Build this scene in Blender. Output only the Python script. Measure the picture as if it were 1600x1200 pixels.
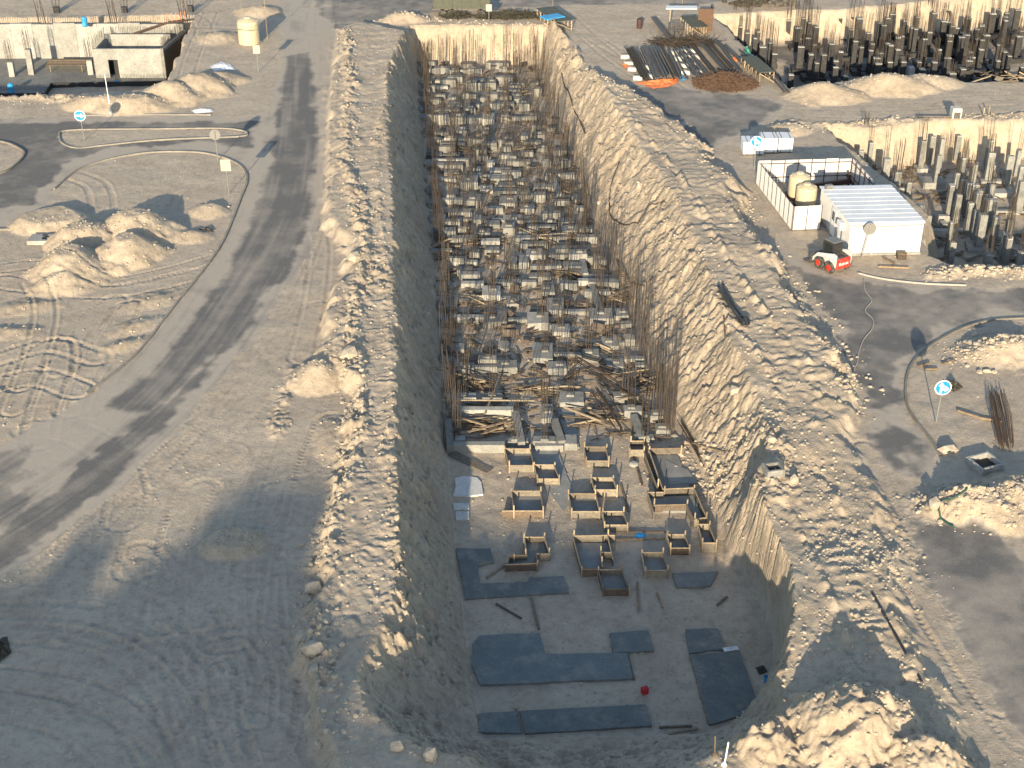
import bpy, math, random
import numpy as np
from mathutils import Vector, Matrix
random.seed(7); RNG = np.random.default_rng(7)
R = math.radians
for o in list(bpy.data.objects): bpy.data.objects.remove(o)
S = bpy.context.scene; COL = S.collection
# ------------------------------------------------------------------ camera
CAMH, PITCH, FPX = 40.0, R(29.8), 2200.0
SP, CP = math.sin(PITCH), math.cos(PITCH)
cd = bpy.data.cameras.new('camera'); cam = bpy.data.objects.new('camera', cd); COL.objects.link(cam)
cam.location = (0, 0, CAMH); cam.rotation_euler = (math.pi/2 - PITCH, 0, 0)
cd.sensor_width = 36; cd.lens = 36*FPX/1600; cd.clip_end = 6000; cd.clip_start = .5
S.camera = cam
# ------------------------------------------------------------------ sky and sun
SUN_EL, SUN_AZ = R(13.3), R(8.3)         # light travels towards +Y, a little towards +X
w = bpy.data.worlds.new('World'); S.world = w; w.use_nodes = True
nt = w.node_tree; bg = nt.nodes['Background']
sky = nt.nodes.new('ShaderNodeTexSky'); sky.sky_type = 'NISHITA'; sky.sun_disc = False
sky.sun_elevation = SUN_EL; sky.sun_rotation = math.pi + SUN_AZ
sky.altitude = 0; sky.air_density = 1.0; sky.dust_density = .6; sky.ozone_density = 1.0
nt.links.new(sky.outputs[0], bg.inputs[0]); bg.inputs[1].default_value = 0.135
sl = bpy.data.lights.new('sun', 'SUN'); sl.energy = 4.7; sl.angle = R(.55); sl.color = (1, .835, .59)
so = bpy.data.objects.new('sun', sl); COL.objects.link(so)
LDIR = Vector((math.sin(SUN_AZ)*math.cos(SUN_EL), math.cos(SUN_AZ)*math.cos(SUN_EL), -math.sin(SUN_EL)))
so.rotation_euler = LDIR.to_track_quat('-Z', 'Y').to_euler(); so.location = (-20, -60, 60)
S.view_settings.view_transform = 'Standard'; S.view_settings.look = 'None'
S.view_settings.gamma = 1; S.view_settings.exposure = .98; S.view_settings.use_curve_mapping = False
S.render.engine = 'CYCLES'; S.render.resolution_x = 1024; S.render.resolution_y = 768

# ------------------------------------------------------------------ photo pixel -> place
def ray(px, py):
    u = (px-800)/FPX; v = (py-600)/FPX
    return u, CP - v*SP, SP + v*CP
def G(px, py, z=0.0):
    u, f, d = ray(px, py); t = (CAMH-z)/d
    return Vector((u*t, f*t, z))
def zat(Y, py):                                   # height of a point at depth Y seen at row py
    u, f, d = ray(800, py); return CAMH - Y*d/f
def proj(X, Y, Z):
    dz = CAMH-Z; dep = Y*CP + dz*SP; v = (dz*CP - Y*SP)/dep
    return 800+FPX*X/dep, 600+FPX*v
ZF = -3.8
# ------------------------------------------------------------------ materials
def newmat(name):
    m = bpy.data.materials.new(name); m.use_nodes = True
    return m, m.node_tree, m.node_tree.nodes['Principled BSDF']
def N(nt, t, **k):
    n = nt.nodes.new(t)
    for a, b in k.items(): setattr(n, a, b)
    return n
def noise(nt, scale, detail=4, rough=.6, vec=None, dist=0):
    n = N(nt, 'ShaderNodeTexNoise'); n.inputs['Scale'].default_value = scale
    n.inputs['Detail'].default_value = detail; n.inputs['Roughness'].default_value = rough
    n.inputs['Distortion'].default_value = dist
    if vec: nt.links.new(vec, n.inputs['Vector'])
    return n
def ramp(nt, src, stops):
    r = N(nt, 'ShaderNodeValToRGB'); e = r.color_ramp.elements
    while len(e) < len(stops): e.new(.5)
    for q, (p, c) in zip(e, stops):
        q.position = p; q.color = c if len(c) == 4 else (*c, 1)
    nt.links.new(src, r.inputs[0]); return r
def mix(nt, fac, a, b, blend='MIX'):
    m = N(nt, 'ShaderNodeMix', data_type='RGBA', blend_type=blend)
    for s, v in ((0, fac), (6, a), (7, b)):
        if isinstance(v, (int, float)): m.inputs[s].default_value = v
        elif isinstance(v, tuple): m.inputs[s].default_value = (*v, 1)
        else: nt.links.new(v, m.inputs[s])
    return m.outputs[2]
def math_(nt, op, a, b=None, clamp=False):
    m = N(nt, 'ShaderNodeMath', operation=op); m.use_clamp = clamp
    for i, v in enumerate((a, b)):
        if v is None: continue
        if isinstance(v, (int, float)): m.inputs[i].default_value = v
        else: nt.links.new(v, m.inputs[i])
    return m.outputs[0]
def bump(nt, bs, h, strength, dist=.1, prev=None):
    b = N(nt, 'ShaderNodeBump'); b.inputs['Strength'].default_value = strength; b.inputs['Distance'].default_value = dist
    nt.links.new(h, b.inputs['Height'])
    if prev: nt.links.new(prev, b.inputs['Normal'])
    nt.links.new(b.outputs[0], bs.inputs['Normal']); return b.outputs[0]
def geo_pos(nt): return N(nt, 'ShaderNodeNewGeometry').outputs['Position']
def obj_co(nt): return N(nt, 'ShaderNodeTexCoord').outputs['Object']
def obj_rand(nt): return N(nt, 'ShaderNodeObjectInfo').outputs['Random']

def m_ground():
    m, t, b = newmat('sand'); p = geo_pos(t)
    a = N(t, 'ShaderNodeAttribute', attribute_name='fresh').outputs['Fac']
    d = N(t, 'ShaderNodeAttribute', attribute_name='dark').outputs['Fac']
    n1 = noise(t, .35, 6, .65, p); n2 = noise(t, 2.2, 6, .7, p); n3 = noise(t, 14, 3, .7, p)
    packed = ramp(t, n1.outputs[0], [(.3, (.405, .336, .266)), (.5, (.455, .383, .302)), (.72, (.515, .438, .348))]).outputs[0]
    fresh = ramp(t, n1.outputs[0], [(.3, (.402, .325, .240)), (.52, (.457, .374, .280)), (.72, (.53, .441, .338))]).outputs[0]
    c = mix(t, a, packed, fresh)
    sp = ramp(t, n2.outputs[0], [(.28, (.74, .73, .72)), (.5, (1, 1, 1)), (.75, (1.15, 1.14, 1.12))]).outputs[0]
    c = mix(t, 1.0, c, sp, 'MULTIPLY')
    sp2 = ramp(t, n3.outputs[0], [(.3, (.86, .86, .86)), (.6, (1.05, 1.05, 1.05))]).outputs[0]
    c = mix(t, .8, c, sp2, 'MULTIPLY')
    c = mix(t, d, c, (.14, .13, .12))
    t.links.new(c, b.inputs['Base Color']); b.inputs['Roughness'].default_value = .95
    b.inputs['Specular IOR Level'].default_value = .15
    h1 = noise(t, 7, 6, .7, p); h2 = noise(t, 30, 4, .75, p)
    pr = bump(t, b, h1.outputs[0], .7, .10)
    pr = bump(t, b, h2.outputs[0], .8, .03, pr)
    wl = N(t, 'ShaderNodeAttribute', attribute_name='slope').outputs['Fac']; cx = N(t, 'ShaderNodeCombineXYZ')
    for i, vv in enumerate(((.35*7, .9*7, 1.5), (-.9*.3, .4*.3, 0))):
        dn = N(t, 'ShaderNodeVectorMath', operation='DOT_PRODUCT'); t.links.new(p, dn.inputs[0]); dn.inputs[1].default_value = vv; t.links.new(dn.outputs['Value'], cx.inputs[i])
    ns = noise(t, 1.0, 5, .65, cx.outputs[0], .15)
    bump(t, b, math_(t, 'MULTIPLY', ns.outputs[0], wl), 1.0, .10, pr)
    return m
def m_road():
    m, t, b = newmat('dusty asphalt'); p = geo_pos(t)
    d = N(t, 'ShaderNodeAttribute', attribute_name='dust').outputs['Fac']
    n1 = noise(t, .8, 6, .7, p); n2 = noise(t, 9, 4, .7, p)
    asp = ramp(t, n2.outputs[0], [(.3, (.10, .099, .097)), (.7, (.145, .142, .138))]).outputs[0]
    du = ramp(t, n2.outputs[0], [(.3, (.39, .335, .272)), (.7, (.46, .395, .322))]).outputs[0]
    f = math_(t, 'ADD', d, math_(t, 'MULTIPLY', math_(t, 'SUBTRACT', n1.outputs[0], .5), .45), True)
    f = math_(t, 'ADD', math_(t, 'MULTIPLY', f, .88), math_(t, 'MULTIPLY', n2.outputs[0], .16), True)
    t.links.new(mix(t, f, asp, du), b.inputs['Base Color']); b.inputs['Roughness'].default_value = .9
    b.inputs['Specular IOR Level'].default_value = .2
    h = noise(t, 30, 3, .7, p); bump(t, b, h.outputs[0], .35, .015)
    return m
def m_rock():
    m, t, b = newmat('limestone'); p = geo_pos(t); n = noise(t, 6, 5, .7, p)
    t.links.new(ramp(t, n.outputs[0], [(.3, (.33, .275, .21)), (.7, (.50, .43, .335))]).outputs[0], b.inputs['Base Color'])
    b.inputs['Roughness'].default_value = .95; bump(t, b, noise(t, 12, 5, .7, p).outputs[0], .6, .05); return m
def m_concrete(name, c0, c1, stain=.5, rough=.9, dusty=0):
    m, t, b = newmat(name); p = geo_pos(t); rnd = obj_rand(t)
    n1 = noise(t, 1.3, 6, .7, p); n2 = noise(t, 9, 5, .7, p)
    c = ramp(t, n1.outputs[0], [(.3, c0), (.7, c1)]).outputs[0]
    c = mix(t, stain, c, ramp(t, n2.outputs[0], [(.3, (.55, .53, .50)), (.55, (1, 1, 1))]).outputs[0], 'MULTIPLY')
    c = mix(t, 1.0, c, ramp(t, rnd, [(0, (.80, .80, .78)), (1, (1.1, 1.1, 1.1))]).outputs[0], 'MULTIPLY')
    t.links.new(c, b.inputs['Base Color']); b.inputs['Roughness'].default_value = rough
    b.inputs['Specular IOR Level'].default_value = .25
    if dusty:
        n3 = noise(t, .9, 6, .75, p); f = ramp(t, n3.outputs[0], [(.50, (0, 0, 0)), (.78, (1, 1, 1))]).outputs[0]
        c = mix(t, math_(t, 'MULTIPLY', f, dusty), c, (.36, .31, .25)); t.links.new(c, b.inputs['Base Color'])
    bump(t, b, n2.outputs[0], .4, .03); return m
def m_wood(name='weathered timber', c0=(.12, .09, .06), c1=(.34, .26, .175)):
    m, t, b = newmat(name); oc = obj_co(t); rnd = obj_rand(t); p = geo_pos(t)
    mp = N(t, 'ShaderNodeMapping'); mp.inputs['Scale'].default_value = (2, 2, 14); t.links.new(p, mp.inputs[0])
    n = noise(t, 3, 4, .6, mp.outputs[0]); st = noise(t, 5, 4, .7, p)
    c = ramp(t, n.outputs[0], [(.3, c0), (.7, c1)]).outputs[0]
    c = mix(t, 1.0, c, ramp(t, rnd, [(0, (.55, .52, .5)), (.6, (1, 1, 1)), (1, (1.35, 1.3, 1.2))]).outputs[0], 'MULTIPLY')
    c = mix(t, .7, c, ramp(t, st.outputs[0], [(.3, (.5, .48, .46)), (.6, (1, 1, 1))]).outputs[0], 'MULTIPLY')
    t.links.new(c, b.inputs['Base Color']); b.inputs['Roughness'].default_value = .85; return m
def m_plain(name, c, rough=.6, metal=0, var=.25, scale=4, dirt=None):
    m, t, b = newmat(name); p = geo_pos(t); n = noise(t, scale, 5, .7, p)
    lo = tuple(x*(1-var) for x in c); hi = tuple(min(1, x*(1+var*.5)) for x in c)
    cc = ramp(t, n.outputs[0], [(.3, lo), (.65, hi)]).outputs[0]
    if dirt:
        n2 = noise(t, scale*.6, 6, .75, p)
        f = ramp(t, n2.outputs[0], [(.45, (0, 0, 0)), (.8, (1, 1, 1))]).outputs[0]
        cc = mix(t, math_(t, 'MULTIPLY', f, .6), cc, dirt)
    t.links.new(cc, b.inputs['Base Color']); b.inputs['Roughness'].default_value = rough; b.inputs['Metallic'].default_value = metal
    return m
SAND = (.42, .35, .27)
M = dict(
    ground=m_ground(), road=m_road(), rock=m_rock(),
    conc=m_concrete('grey concrete', (.17, .17, .162), (.33, .325, .30), .8),
    concp=m_concrete('pale concrete', (.27, .265, .245), (.42, .41, .38), .75),
    wet=m_concrete('fresh dark concrete', (.125, .14, .14), (.20, .215, .21), .45, .7, .75),
    fill=m_concrete('blinding concrete', (.18, .185, .18), (.29, .29, .275), .4, .7, .6),
    plaster=m_concrete('white cement spill', (.46, .45, .43), (.64, .63, .60), .35),
    wood=m_wood(), form=m_wood('formwork ply', (.15, .13, .105), (.32, .285, .225)),
    formd=m_wood('stained ply', (.075, .06, .048), (.19, .145, .11)), lath=m_wood('new timber', (.26, .205, .14), (.48, .39, .27)),
    rust=m_plain('rusty steel bar', (.075, .058, .045), .8, .3, .4, 8), rustb=m_plain('brown rust', (.125, .075, .05), .9, .1, .4, 6),
    barg=m_plain('mill scale steel', (.115, .105, .10), .6, .4, .4, 5), black=m_plain('bitumen coat', (.018, .018, .019), .6, 0, .3, 5, (.10, .09, .08)),
    white=m_plain('white sheet metal', (.52, .52, .52), .5, .0, .10, 2, (.50, .45, .38)), roof=m_plain('white roof sheet', (.72, .73, .74), .5, 0, .08, 1.5, (.50, .47, .43)),
    cream=m_plain('cream plastic', (.52, .44, .29), .5, 0, .12, 2, (.52, .45, .33)), red=m_plain('red paint', (.55, .035, .02), .4, 0, .1, 3, (.4, .2, .15)),
    rubber=m_plain('rubber', (.03, .03, .03), .9, 0, .2, 6, SAND), glass=m_plain('dark glass', (.02, .025, .025), .15), steel=m_plain('grey steel', (.30, .30, .29), .5, .5, .2, 5),
    dsteel=m_plain('brown painted steel', (.07, .035, .03), .7, .2, .2, 5), blue=m_plain('sign blue', (.01, .22, .55), .4, 0, .04, 3), signw=m_plain('sign white', (.82, .82, .82), .5, 0, .03, 3),
    signb=m_plain('sign back grey', (.20, .195, .185), .6, .2, .1, 3), orange=m_plain('orange tarpaulin', (.72, .20, .07), .7, 0, .2, 3), bluet=m_plain('blue plastic', (.03, .28, .55), .5, 0, .15, 3),
    green=m_plain('green plastic sheet', (.05, .28, .18), .5, 0, .2, 3), redp=m_plain('red plastic', (.50, .02, .03), .5, 0, .1, 3), eps=m_plain('white foam board', (.66, .68, .70), .7, 0, .05, 3),
    yellow=m_plain('yellow paint', (.70, .40, .03), .5, 0, .12, 3, SAND), gtarp=m_plain('dull green tarpaulin', (.075, .08, .06), .8, 0, .25, 3), hose=m_plain('dusty hose', (.40, .36, .30), .8, 0, .1, 3),
    pipe=m_plain('black pipe', (.03, .03, .03), .5, 0, .2, 4), kerb=m_concrete('kerb stone', (.20, .185, .16), (.33, .30, .255), .4), shrub=m_plain('dry dark shrub', (.055, .05, .035), .9, 0, .5, 6),
    cable=m_plain('dark cable', (.05, .045, .04), .8), membrane_hole=m_plain('black membrane', (.02, .021, .022), .7, 0, .3, 4), bldg=m_concrete('render', (.5, .48, .45), (.6, .58, .55), .1))
# ------------------------------------------------------------------ mesh kit
class MB:
    def __init__(s, off=(0, 0, 0)): s.v = []; s.f = []; s.o = Vector(off)
    def add(s, vs, fs):
        n = len(s.v); s.v += [tuple(Vector(p)-s.o) for p in vs]; s.f += [tuple(i+n for i in f) for f in fs]
    def hexa(s, b, t): s.add(list(b)+list(t), [(3, 2, 1, 0), (4, 5, 6, 7), (0, 1, 5, 4), (1, 2, 6, 5), (2, 3, 7, 6), (3, 0, 4, 7)])
    def box(s, c, sz, rot=None):
        c = Vector(c); hx, hy, hz = sz[0]/2, sz[1]/2, sz[2]/2
        P = [Vector((x*hx, y*hy, z*hz)) for z in (-1, 1) for x, y in ((-1, -1), (1, -1), (1, 1), (-1, 1))]
        if rot is not None:
            if isinstance(rot, (int, float)): rot = Matrix.Rotation(rot, 3, 'Z')
            P = [rot @ p for p in P]
        P = [p+c for p in P]; s.hexa(P[:4], P[4:])
    def cbox(s, c, sz, ch=.03, rot=None, top=0):   # chamfered box, top lumpiness
        c = Vector(c); P = []
        for z, k in ((-1, 0), (1-2*ch/sz[2], 0), (1, 1)):
            for x, y in ((-1, -1), (1, -1), (1, 1), (-1, 1)):
                hx = sz[0]/2-ch*k; hy = sz[1]/2-ch*k
                P.append(Vector((x*hx+random.uniform(-1, 1)*ch*.4, y*hy+random.uniform(-1, 1)*ch*.4, z*sz[2]/2+(random.uniform(-1, 1)*top if k else 0))))
        if isinstance(rot, (int, float)): rot = Matrix.Rotation(rot, 3, 'Z')
        if rot is not None: P = [rot @ p for p in P]
        fs = [(3, 2, 1, 0)]
        for k in (0, 4): fs += [(k+i, k+(i+1) % 4, k+4+(i+1) % 4, k+4+i) for i in range(4)]
        fs.append((8, 9, 10, 11)); s.add([p+c for p in P], fs)
    def beam(s, a, b, wd, ht, up=Vector((0, 0, 1))):  # square bar from a to b
        a = Vector(a); b = Vector(b); d = (b-a).normalized()
        x = d.cross(up)
        if x.length < 1e-3: x = d.cross(Vector((0, 1, 0)))
        x.normalize(); y = x.cross(d)
        q = [(-wd/2, -ht/2), (wd/2, -ht/2), (wd/2, ht/2), (-wd/2, ht/2)]
        s.hexa([a+x*i+y*j for i, j in q], [b+x*i+y*j for i, j in q])
    def tube(s, pts, r, n=6, cap=True):
        pts = [Vector(p) for p in pts]; rings = []; x = None
        for i, p in enumerate(pts):
            d = (pts[min(i+1, len(pts)-1)]-pts[max(i-1, 0)]).normalized()
            if x is None:
                x = d.cross(Vector((0, 0, 1)))
                if x.length < 1e-3: x = Vector((1, 0, 0))
            x = (x-d*x.dot(d)).normalized(); y = d.cross(x)
            rr = r[i] if isinstance(r, (list, tuple)) else r
            rings.append([p+(x*math.cos(2*math.pi*k/n)+y*math.sin(2*math.pi*k/n))*rr for k in range(n)])
        vs = [q for g in rings for q in g]
        fs = [(i*n+k, i*n+(k+1) % n, (i+1)*n+(k+1) % n, (i+1)*n+k) for i in range(len(pts)-1) for k in range(n)]
        if cap: fs += [tuple(range(n-1, -1, -1)), tuple((len(pts)-1)*n+k for k in range(n))]
        s.add(vs, fs)
    def prism(s, poly, z0, z1):
        n = len(poly); a = sum(poly[i][0]*poly[(i+1) % n][1]-poly[(i+1) % n][0]*poly[i][1] for i in range(n))
        if a < 0: poly = poly[::-1]
        s.add([(p[0], p[1], z0) for p in poly]+[(p[0], p[1], z1) for p in poly],
              [tuple(range(n-1, -1, -1)), tuple(range(n, 2*n))]+[(i, (i+1) % n, n+(i+1) % n, n+i) for i in range(n)])
    def lathe(s, c, prof, n=20):
        c = Vector(c); vs = []; m = len(prof)
        for r, z in prof: vs += [c+Vector((r*math.cos(2*math.pi*k/n), r*math.sin(2*math.pi*k/n), z)) for k in range(n)]
        fs = [(i*n+k, i*n+(k+1) % n, (i+1)*n+(k+1) % n, (i+1)*n+k) for i in range(m-1) for k in range(n)]
        fs += [tuple(range(n-1, -1, -1)), tuple((m-1)*n+k for k in range(n))]; s.add(vs, fs)
    def rock(s, c, r, sq=.7):
        c = Vector(c); t = (1+5**.5)/2
        V = [(-1, t, 0), (1, t, 0), (-1, -t, 0), (1, -t, 0), (0, -1, t), (0, 1, t), (0, -1, -t), (0, 1, -t), (t, 0, -1), (t, 0, 1), (-t, 0, -1), (-t, 0, 1)]
        F = [(0, 11, 5), (0, 5, 1), (0, 1, 7), (0, 7, 10), (0, 10, 11), (1, 5, 9), (5, 11, 4), (11, 10, 2), (10, 7, 6), (7, 1, 8), (3, 9, 4), (3, 4, 2), (3, 2, 6), (3, 6, 8), (3, 8, 9), (4, 9, 5), (2, 4, 11), (6, 2, 10), (8, 6, 7), (9, 8, 1)]
        a, b2 = random.uniform(.7, 1.2), random.uniform(.7, 1.2); rz = Matrix.Rotation(random.uniform(0, 6.3), 3, 'Z')
        s.add([c+rz @ Vector((x*a, y*b2, z*sq))*(r*random.uniform(.7, 1.15)/1.9) for x, y, z in V], F)
    def mesh(s, name, mat, smooth=False):
        me = bpy.data.meshes.new(name); me.from_pydata(s.v, [], s.f); me.update()
        if mat: me.materials.append(M[mat])
        if smooth: me.shade_smooth()
        return me
    def build(s, name, mat, parent=None, loc=None, smooth=False, **tags):
        o = bpy.data.objects.new(name, s.mesh(name, mat, smooth)); COL.objects.link(o)
        if parent: o.parent = parent
        elif loc is None: o.location = s.o
        if loc is not None: o.location = loc
        for k, v in tags.items(): o[k] = v
        return o
def thing(name, label, cat, loc, rz=0, group=None):
    o = bpy.data.objects.new(name, None); COL.objects.link(o); o.location = loc; o.rotation_euler = (0, 0, rz)
    o.empty_display_size = .2; o['kind'] = 'thing'; o['label'] = label; o['category'] = cat
    if group: o['group'] = group
    return o
def child(name, me, parent, loc=(0, 0, 0), rot=(0, 0, 0), sc=None):
    o = bpy.data.objects.new(name, me); COL.objects.link(o); o.parent = parent; o.location = loc; o.rotation_euler = rot
    if sc: o.scale = sc
    return o
def tag(o, label, cat, group=None):
    o['kind'] = 'thing'; o['label'] = label; o['category'] = cat
    if group: o['group'] = group
    return o
ORD = ['zeroth', 'first', 'second', 'third', 'fourth', 'fifth', 'sixth', 'seventh', 'eighth', 'ninth', 'tenth', 'eleventh', 'twelfth', 'thirteenth', 'fourteenth', 'fifteenth', 'sixteenth', 'seventeenth', 'eighteenth', 'nineteenth', 'twentieth']
def ordn(n): return ORD[n] if n < len(ORD) else '%d%s' % (n, {1: 'st', 2: 'nd', 3: 'rd'}.get(n % 10, 'th'))
# ------------------------------------------------------------------ noise in numpy
def vnoise(x, y, seed=0):
    xi = np.floor(x).astype(np.int64); yi = np.floor(y).astype(np.int64); fx = (x-xi).astype(np.float32); fy = (y-yi).astype(np.float32)
    def h(a, b):
        n = (a*374761393 + b*668265263 + seed*1274126177) & 0xffffffff
        n = ((n ^ (n >> 13))*1274126177) & 0xffffffff
        return ((n ^ (n >> 16)) & 0xffff).astype(np.float32)/65535.0
    fx = fx*fx*fx*(fx*(fx*6-15)+10); fy = fy*fy*fy*(fy*(fy*6-15)+10)
    a = h(xi, yi); b = h(xi+1, yi); c = h(xi, yi+1); d = h(xi+1, yi+1)
    return (a+(b-a)*fx)*(1-fy)+(c+(d-c)*fx)*fy - .5
def fbm(x, y, scale, oct=4, seed=0, gain=.5):
    r = 0; a = 1.0; f = 1.0/scale
    for i in range(oct):
        ca, sa = math.cos(i*1.1), math.sin(i*1.1)
        r = r + a*vnoise((x*ca-y*sa)*f+i*17.3, (x*sa+y*ca)*f-i*9.1, seed+i); a *= gain; f *= 2.03
    return r*1.3
def ss(a, b, x): t = np.clip((x-a)/(b-a), 0, 1); return t*t*(3-2*t)
def PW(pts, z=0): return np.array([tuple(G(x, y, z))[:2] for x, y in pts])
def inside(poly, X, Y):
    r = np.zeros(X.shape, bool); n = len(poly)
    for i in range(n):
        x0, y0 = poly[i]; x1, y1 = poly[(i+1) % n]
        if y0 == y1: continue
        c = (y0 > Y) != (y1 > Y)
        r ^= c & (X < (x1-x0)*(Y-y0)/(y1-y0)+x0)
    return r
def segd(a, b, X, Y):
    dx, dy = b[0]-a[0], b[1]-a[1]; L = dx*dx+dy*dy+1e-9
    t = np.clip(((X-a[0])*dx+(Y-a[1])*dy)/L, 0, 1)
    return np.hypot(X-a[0]-t*dx, Y-a[1]-t*dy), t
def polyd(poly, X, Y, closed=True):
    d = np.full(X.shape, 1e9); n = len(poly)
    for i in range(n if closed else n-1): d = np.minimum(d, segd(poly[i], poly[(i+1) % n], X, Y)[0])
    return d
def sdist(poly, X, Y):                             # negative inside
    d = polyd(poly, X, Y); return np.where(inside(poly, X, Y), -d, d)
def local(poly, X, Y, mg):                          # index box of the grid near a polygon
    x0, y0 = poly.min(0)-mg; x1, y1 = poly.max(0)+mg
    return (X > x0) & (X < x1) & (Y > y0) & (Y < y1)
def polyline_s(pl, X, Y):                           # distance and run along a polyline
    d = np.full(X.shape, 1e9); s = np.zeros(X.shape); acc = 0
    for i in range(len(pl)-1):
        L = math.hypot(*(pl[i+1]-pl[i])); dd, t = segd(pl[i], pl[i+1], X, Y)
        k = dd < d; d = np.where(k, dd, d); s = np.where(k, acc+t*L, s); acc += L
    return d, s
def smooth_line(pts, n=6):
    P = [np.array(p, float) for p in pts]; out = []
    for i in range(len(P)-1):
        a = P[max(i-1, 0)]; b = P[i]; c = P[i+1]; d = P[min(i+2, len(P)-1)]
        for k in range(n):
            t = k/n; out.append(.5*((2*b)+(c-a)*t+(2*a-5*b+4*c-d)*t*t+(3*b-a-3*c+d)*t**3))
    out.append(P[-1]); return out
# ------------------------------------------------------------------ terrain
K = .00185; Y0, Y1 = 36.0, 172.0
NR = int(math.log(Y1/Y0)/K); NC = 1000
yr = Y0*np.exp(K*np.arange(NR)); fr = np.linspace(-1, 1, NC)
def halfw(Y): return .3636*(CP*Y+CAMH*SP)*1.18
X = (halfw(yr)[:, None]*fr[None, :]); Y = np.repeat(yr[:, None], NC, 1)
Z = .05*fbm(X, Y, 5, 4, 1) + .03*fbm(X, Y, 1.1, 3, 5)
fresh = np.clip(.15+.5*fbm(X, Y, 9, 4, 3), 0, .5); dark = np.zeros_like(Z); slope = np.zeros_like(Z)
wig = fbm(X, Y, 2.2, 4, 11); wig2 = fbm(X, Y, .7, 3, 12); big = fbm(X, Y, 7, 3, 13)
# --- left working strip and right embankment beside the trench
LB = PW([(530, 35), (512, 150), (510, 330), (545, 400), (530, 470), (505, 560), (560, 640), (545, 720), (520, 800), (500, 900), (480, 1000), (480, 1100), (500, 1300), (760, 1300), (700, 800), (690, 500), (650, 60)])
k = sdist(LB, X, Y)+wig*.8
hL = ss(.5, -.5, k); Z += (.80+.12*big)*hL; fresh = np.maximum(fresh, .45*hL)
RB = PW([(870, 40), (905, 105), (945, 135), (1010, 165), (1060, 203), (1100, 240), (1150, 300), (1180, 380), (1245, 470), (1290, 540), (1330, 620), (1335, 720), (1375, 800), (1405, 900), (1440, 1000), (1470, 1100), (1540, 1300), (1100, 1300), (1000, 800), (900, 400), (820, 60)])
k = sdist(RB, X, Y)+wig*1.0
pyy = np.clip((Y-44)/(120-44), 0, 1)
hR = ss(.7, -.9, k); Z += (.55+.65*ss(.1, .55, pyy)+.30*big)*hR; fresh = np.maximum(fresh, .85*hR)
# rough crust of the embankment: cross ridges left by tracks, furrow and clods
CR = [PW(smooth_line(p), 1) for p in ([(900, 120), (960, 185), (1020, 260), (1070, 330), (1110, 420), (1170, 500), (1230, 570), (1260, 640)],
                                      [(960, 150), (1030, 210), (1090, 280), (1125, 350), (1190, 440), (1255, 530), (1300, 600)],
                                      [(1250, 740), (1300, 830), (1340, 920), (1380, 1020)])]
for pl in CR:
    m = local(pl, X, Y, 2.5); d, s = polyline_s(pl, X[m], Y[m])
    w_ = ss(1.1, .5, d)
    Z[m] += w_*(.05*np.sin(s*2*math.pi/.8+5*wig[m])*(.4+wig2[m]*1.6)+.01) + .12*np.exp(-((d-1.25)/.22)**2)*(.4+2.0*wig2[m])
cl = np.abs(fbm(X, Y, 1.3, 4, 31)); fine = fbm(X, Y, .45, 3, 33); finer = fbm(X, Y, .22, 2, 34); Z += hR*(.09*np.maximum(cl-.16, 0)+.035*wig2+.05*wig+.035*fine+.015*finer)
Z += hL*(.02*finer+.05*wig2+.06*np.maximum(np.abs(wig)-.1, 0)+.035*fine)
# ladder tread on the left strip
pl = PW(smooth_line([(590, 70), (575, 200), (565, 300), (585, 420), (590, 520), (592, 620), (580, 720), (585, 820), (595, 920), (610, 1020), (620, 1150)]), .4)
m = local(pl, X, Y, 2.5); d, s = polyline_s(pl, X[m], Y[m])
Z[m] += ss(1.0, .5, d)*(.024*np.sin(s*2*math.pi/.48+7*wig[m])*(.5+1.5*wig2[m]+wig[m])-.04)
# spoil lines with clods
for pts, h, wd in (([(540, 60), (548, 150), (540, 260), (560, 330), (572, 420), (562, 490), (545, 560), (560, 640), (545, 720), (522, 800), (500, 900), (488, 1000), (505, 1080)], .42, .75),
                   ([(615, 110), (600, 180), (590, 270), (600, 400), (607, 520), (613, 620), (606, 720), (618, 820), (628, 920), (642, 1020), (655, 1120)], .20, .4),
                   ([(455, 580), (440, 640), (430, 680)], .25, .5),
                   ([(880, 110), (950, 200), (1000, 290), (1060, 390), (1110, 470), (1165, 560), (1210, 620)], .16, .45),
                   ([(955, 140), (1060, 205), (1100, 245), (1150, 305), (1185, 385), (1240, 465), (1290, 545), (1325, 620)], .25, .5),
                   ([(1230, 190), (1300, 196), (1380, 190), (1480, 187), (1600, 180)], .30, .6), ([(1460, 430), (1530, 425), (1620, 430)], .45, .8),
                   ([(0, 150), (60, 152), (120, 158), (180, 160)], .5, 1.0), ([(1380, 790), (1420, 860), (1450, 930)], .15, .4),
                   ([(1165, 690), (1215, 720), (1200, 780), (1165, 850)], .4, .8), ([(1470, 790), (1540, 780), (1620, 800)], .7, 1.6)):
    pl = PW(smooth_line(pts)); m = local(pl, X, Y, 3); d, s = polyline_s(pl, X[m], Y[m]); d = d+.5*wig[m]
    g = ss(wd*1.4, 0, d); Z[m] += .8*h*g*(.6+.55*wig2[m]+.5*wig[m]+.5*fine[m]+.45*finer[m]); fresh[m] = np.maximum(fresh[m], .9*g)
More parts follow.
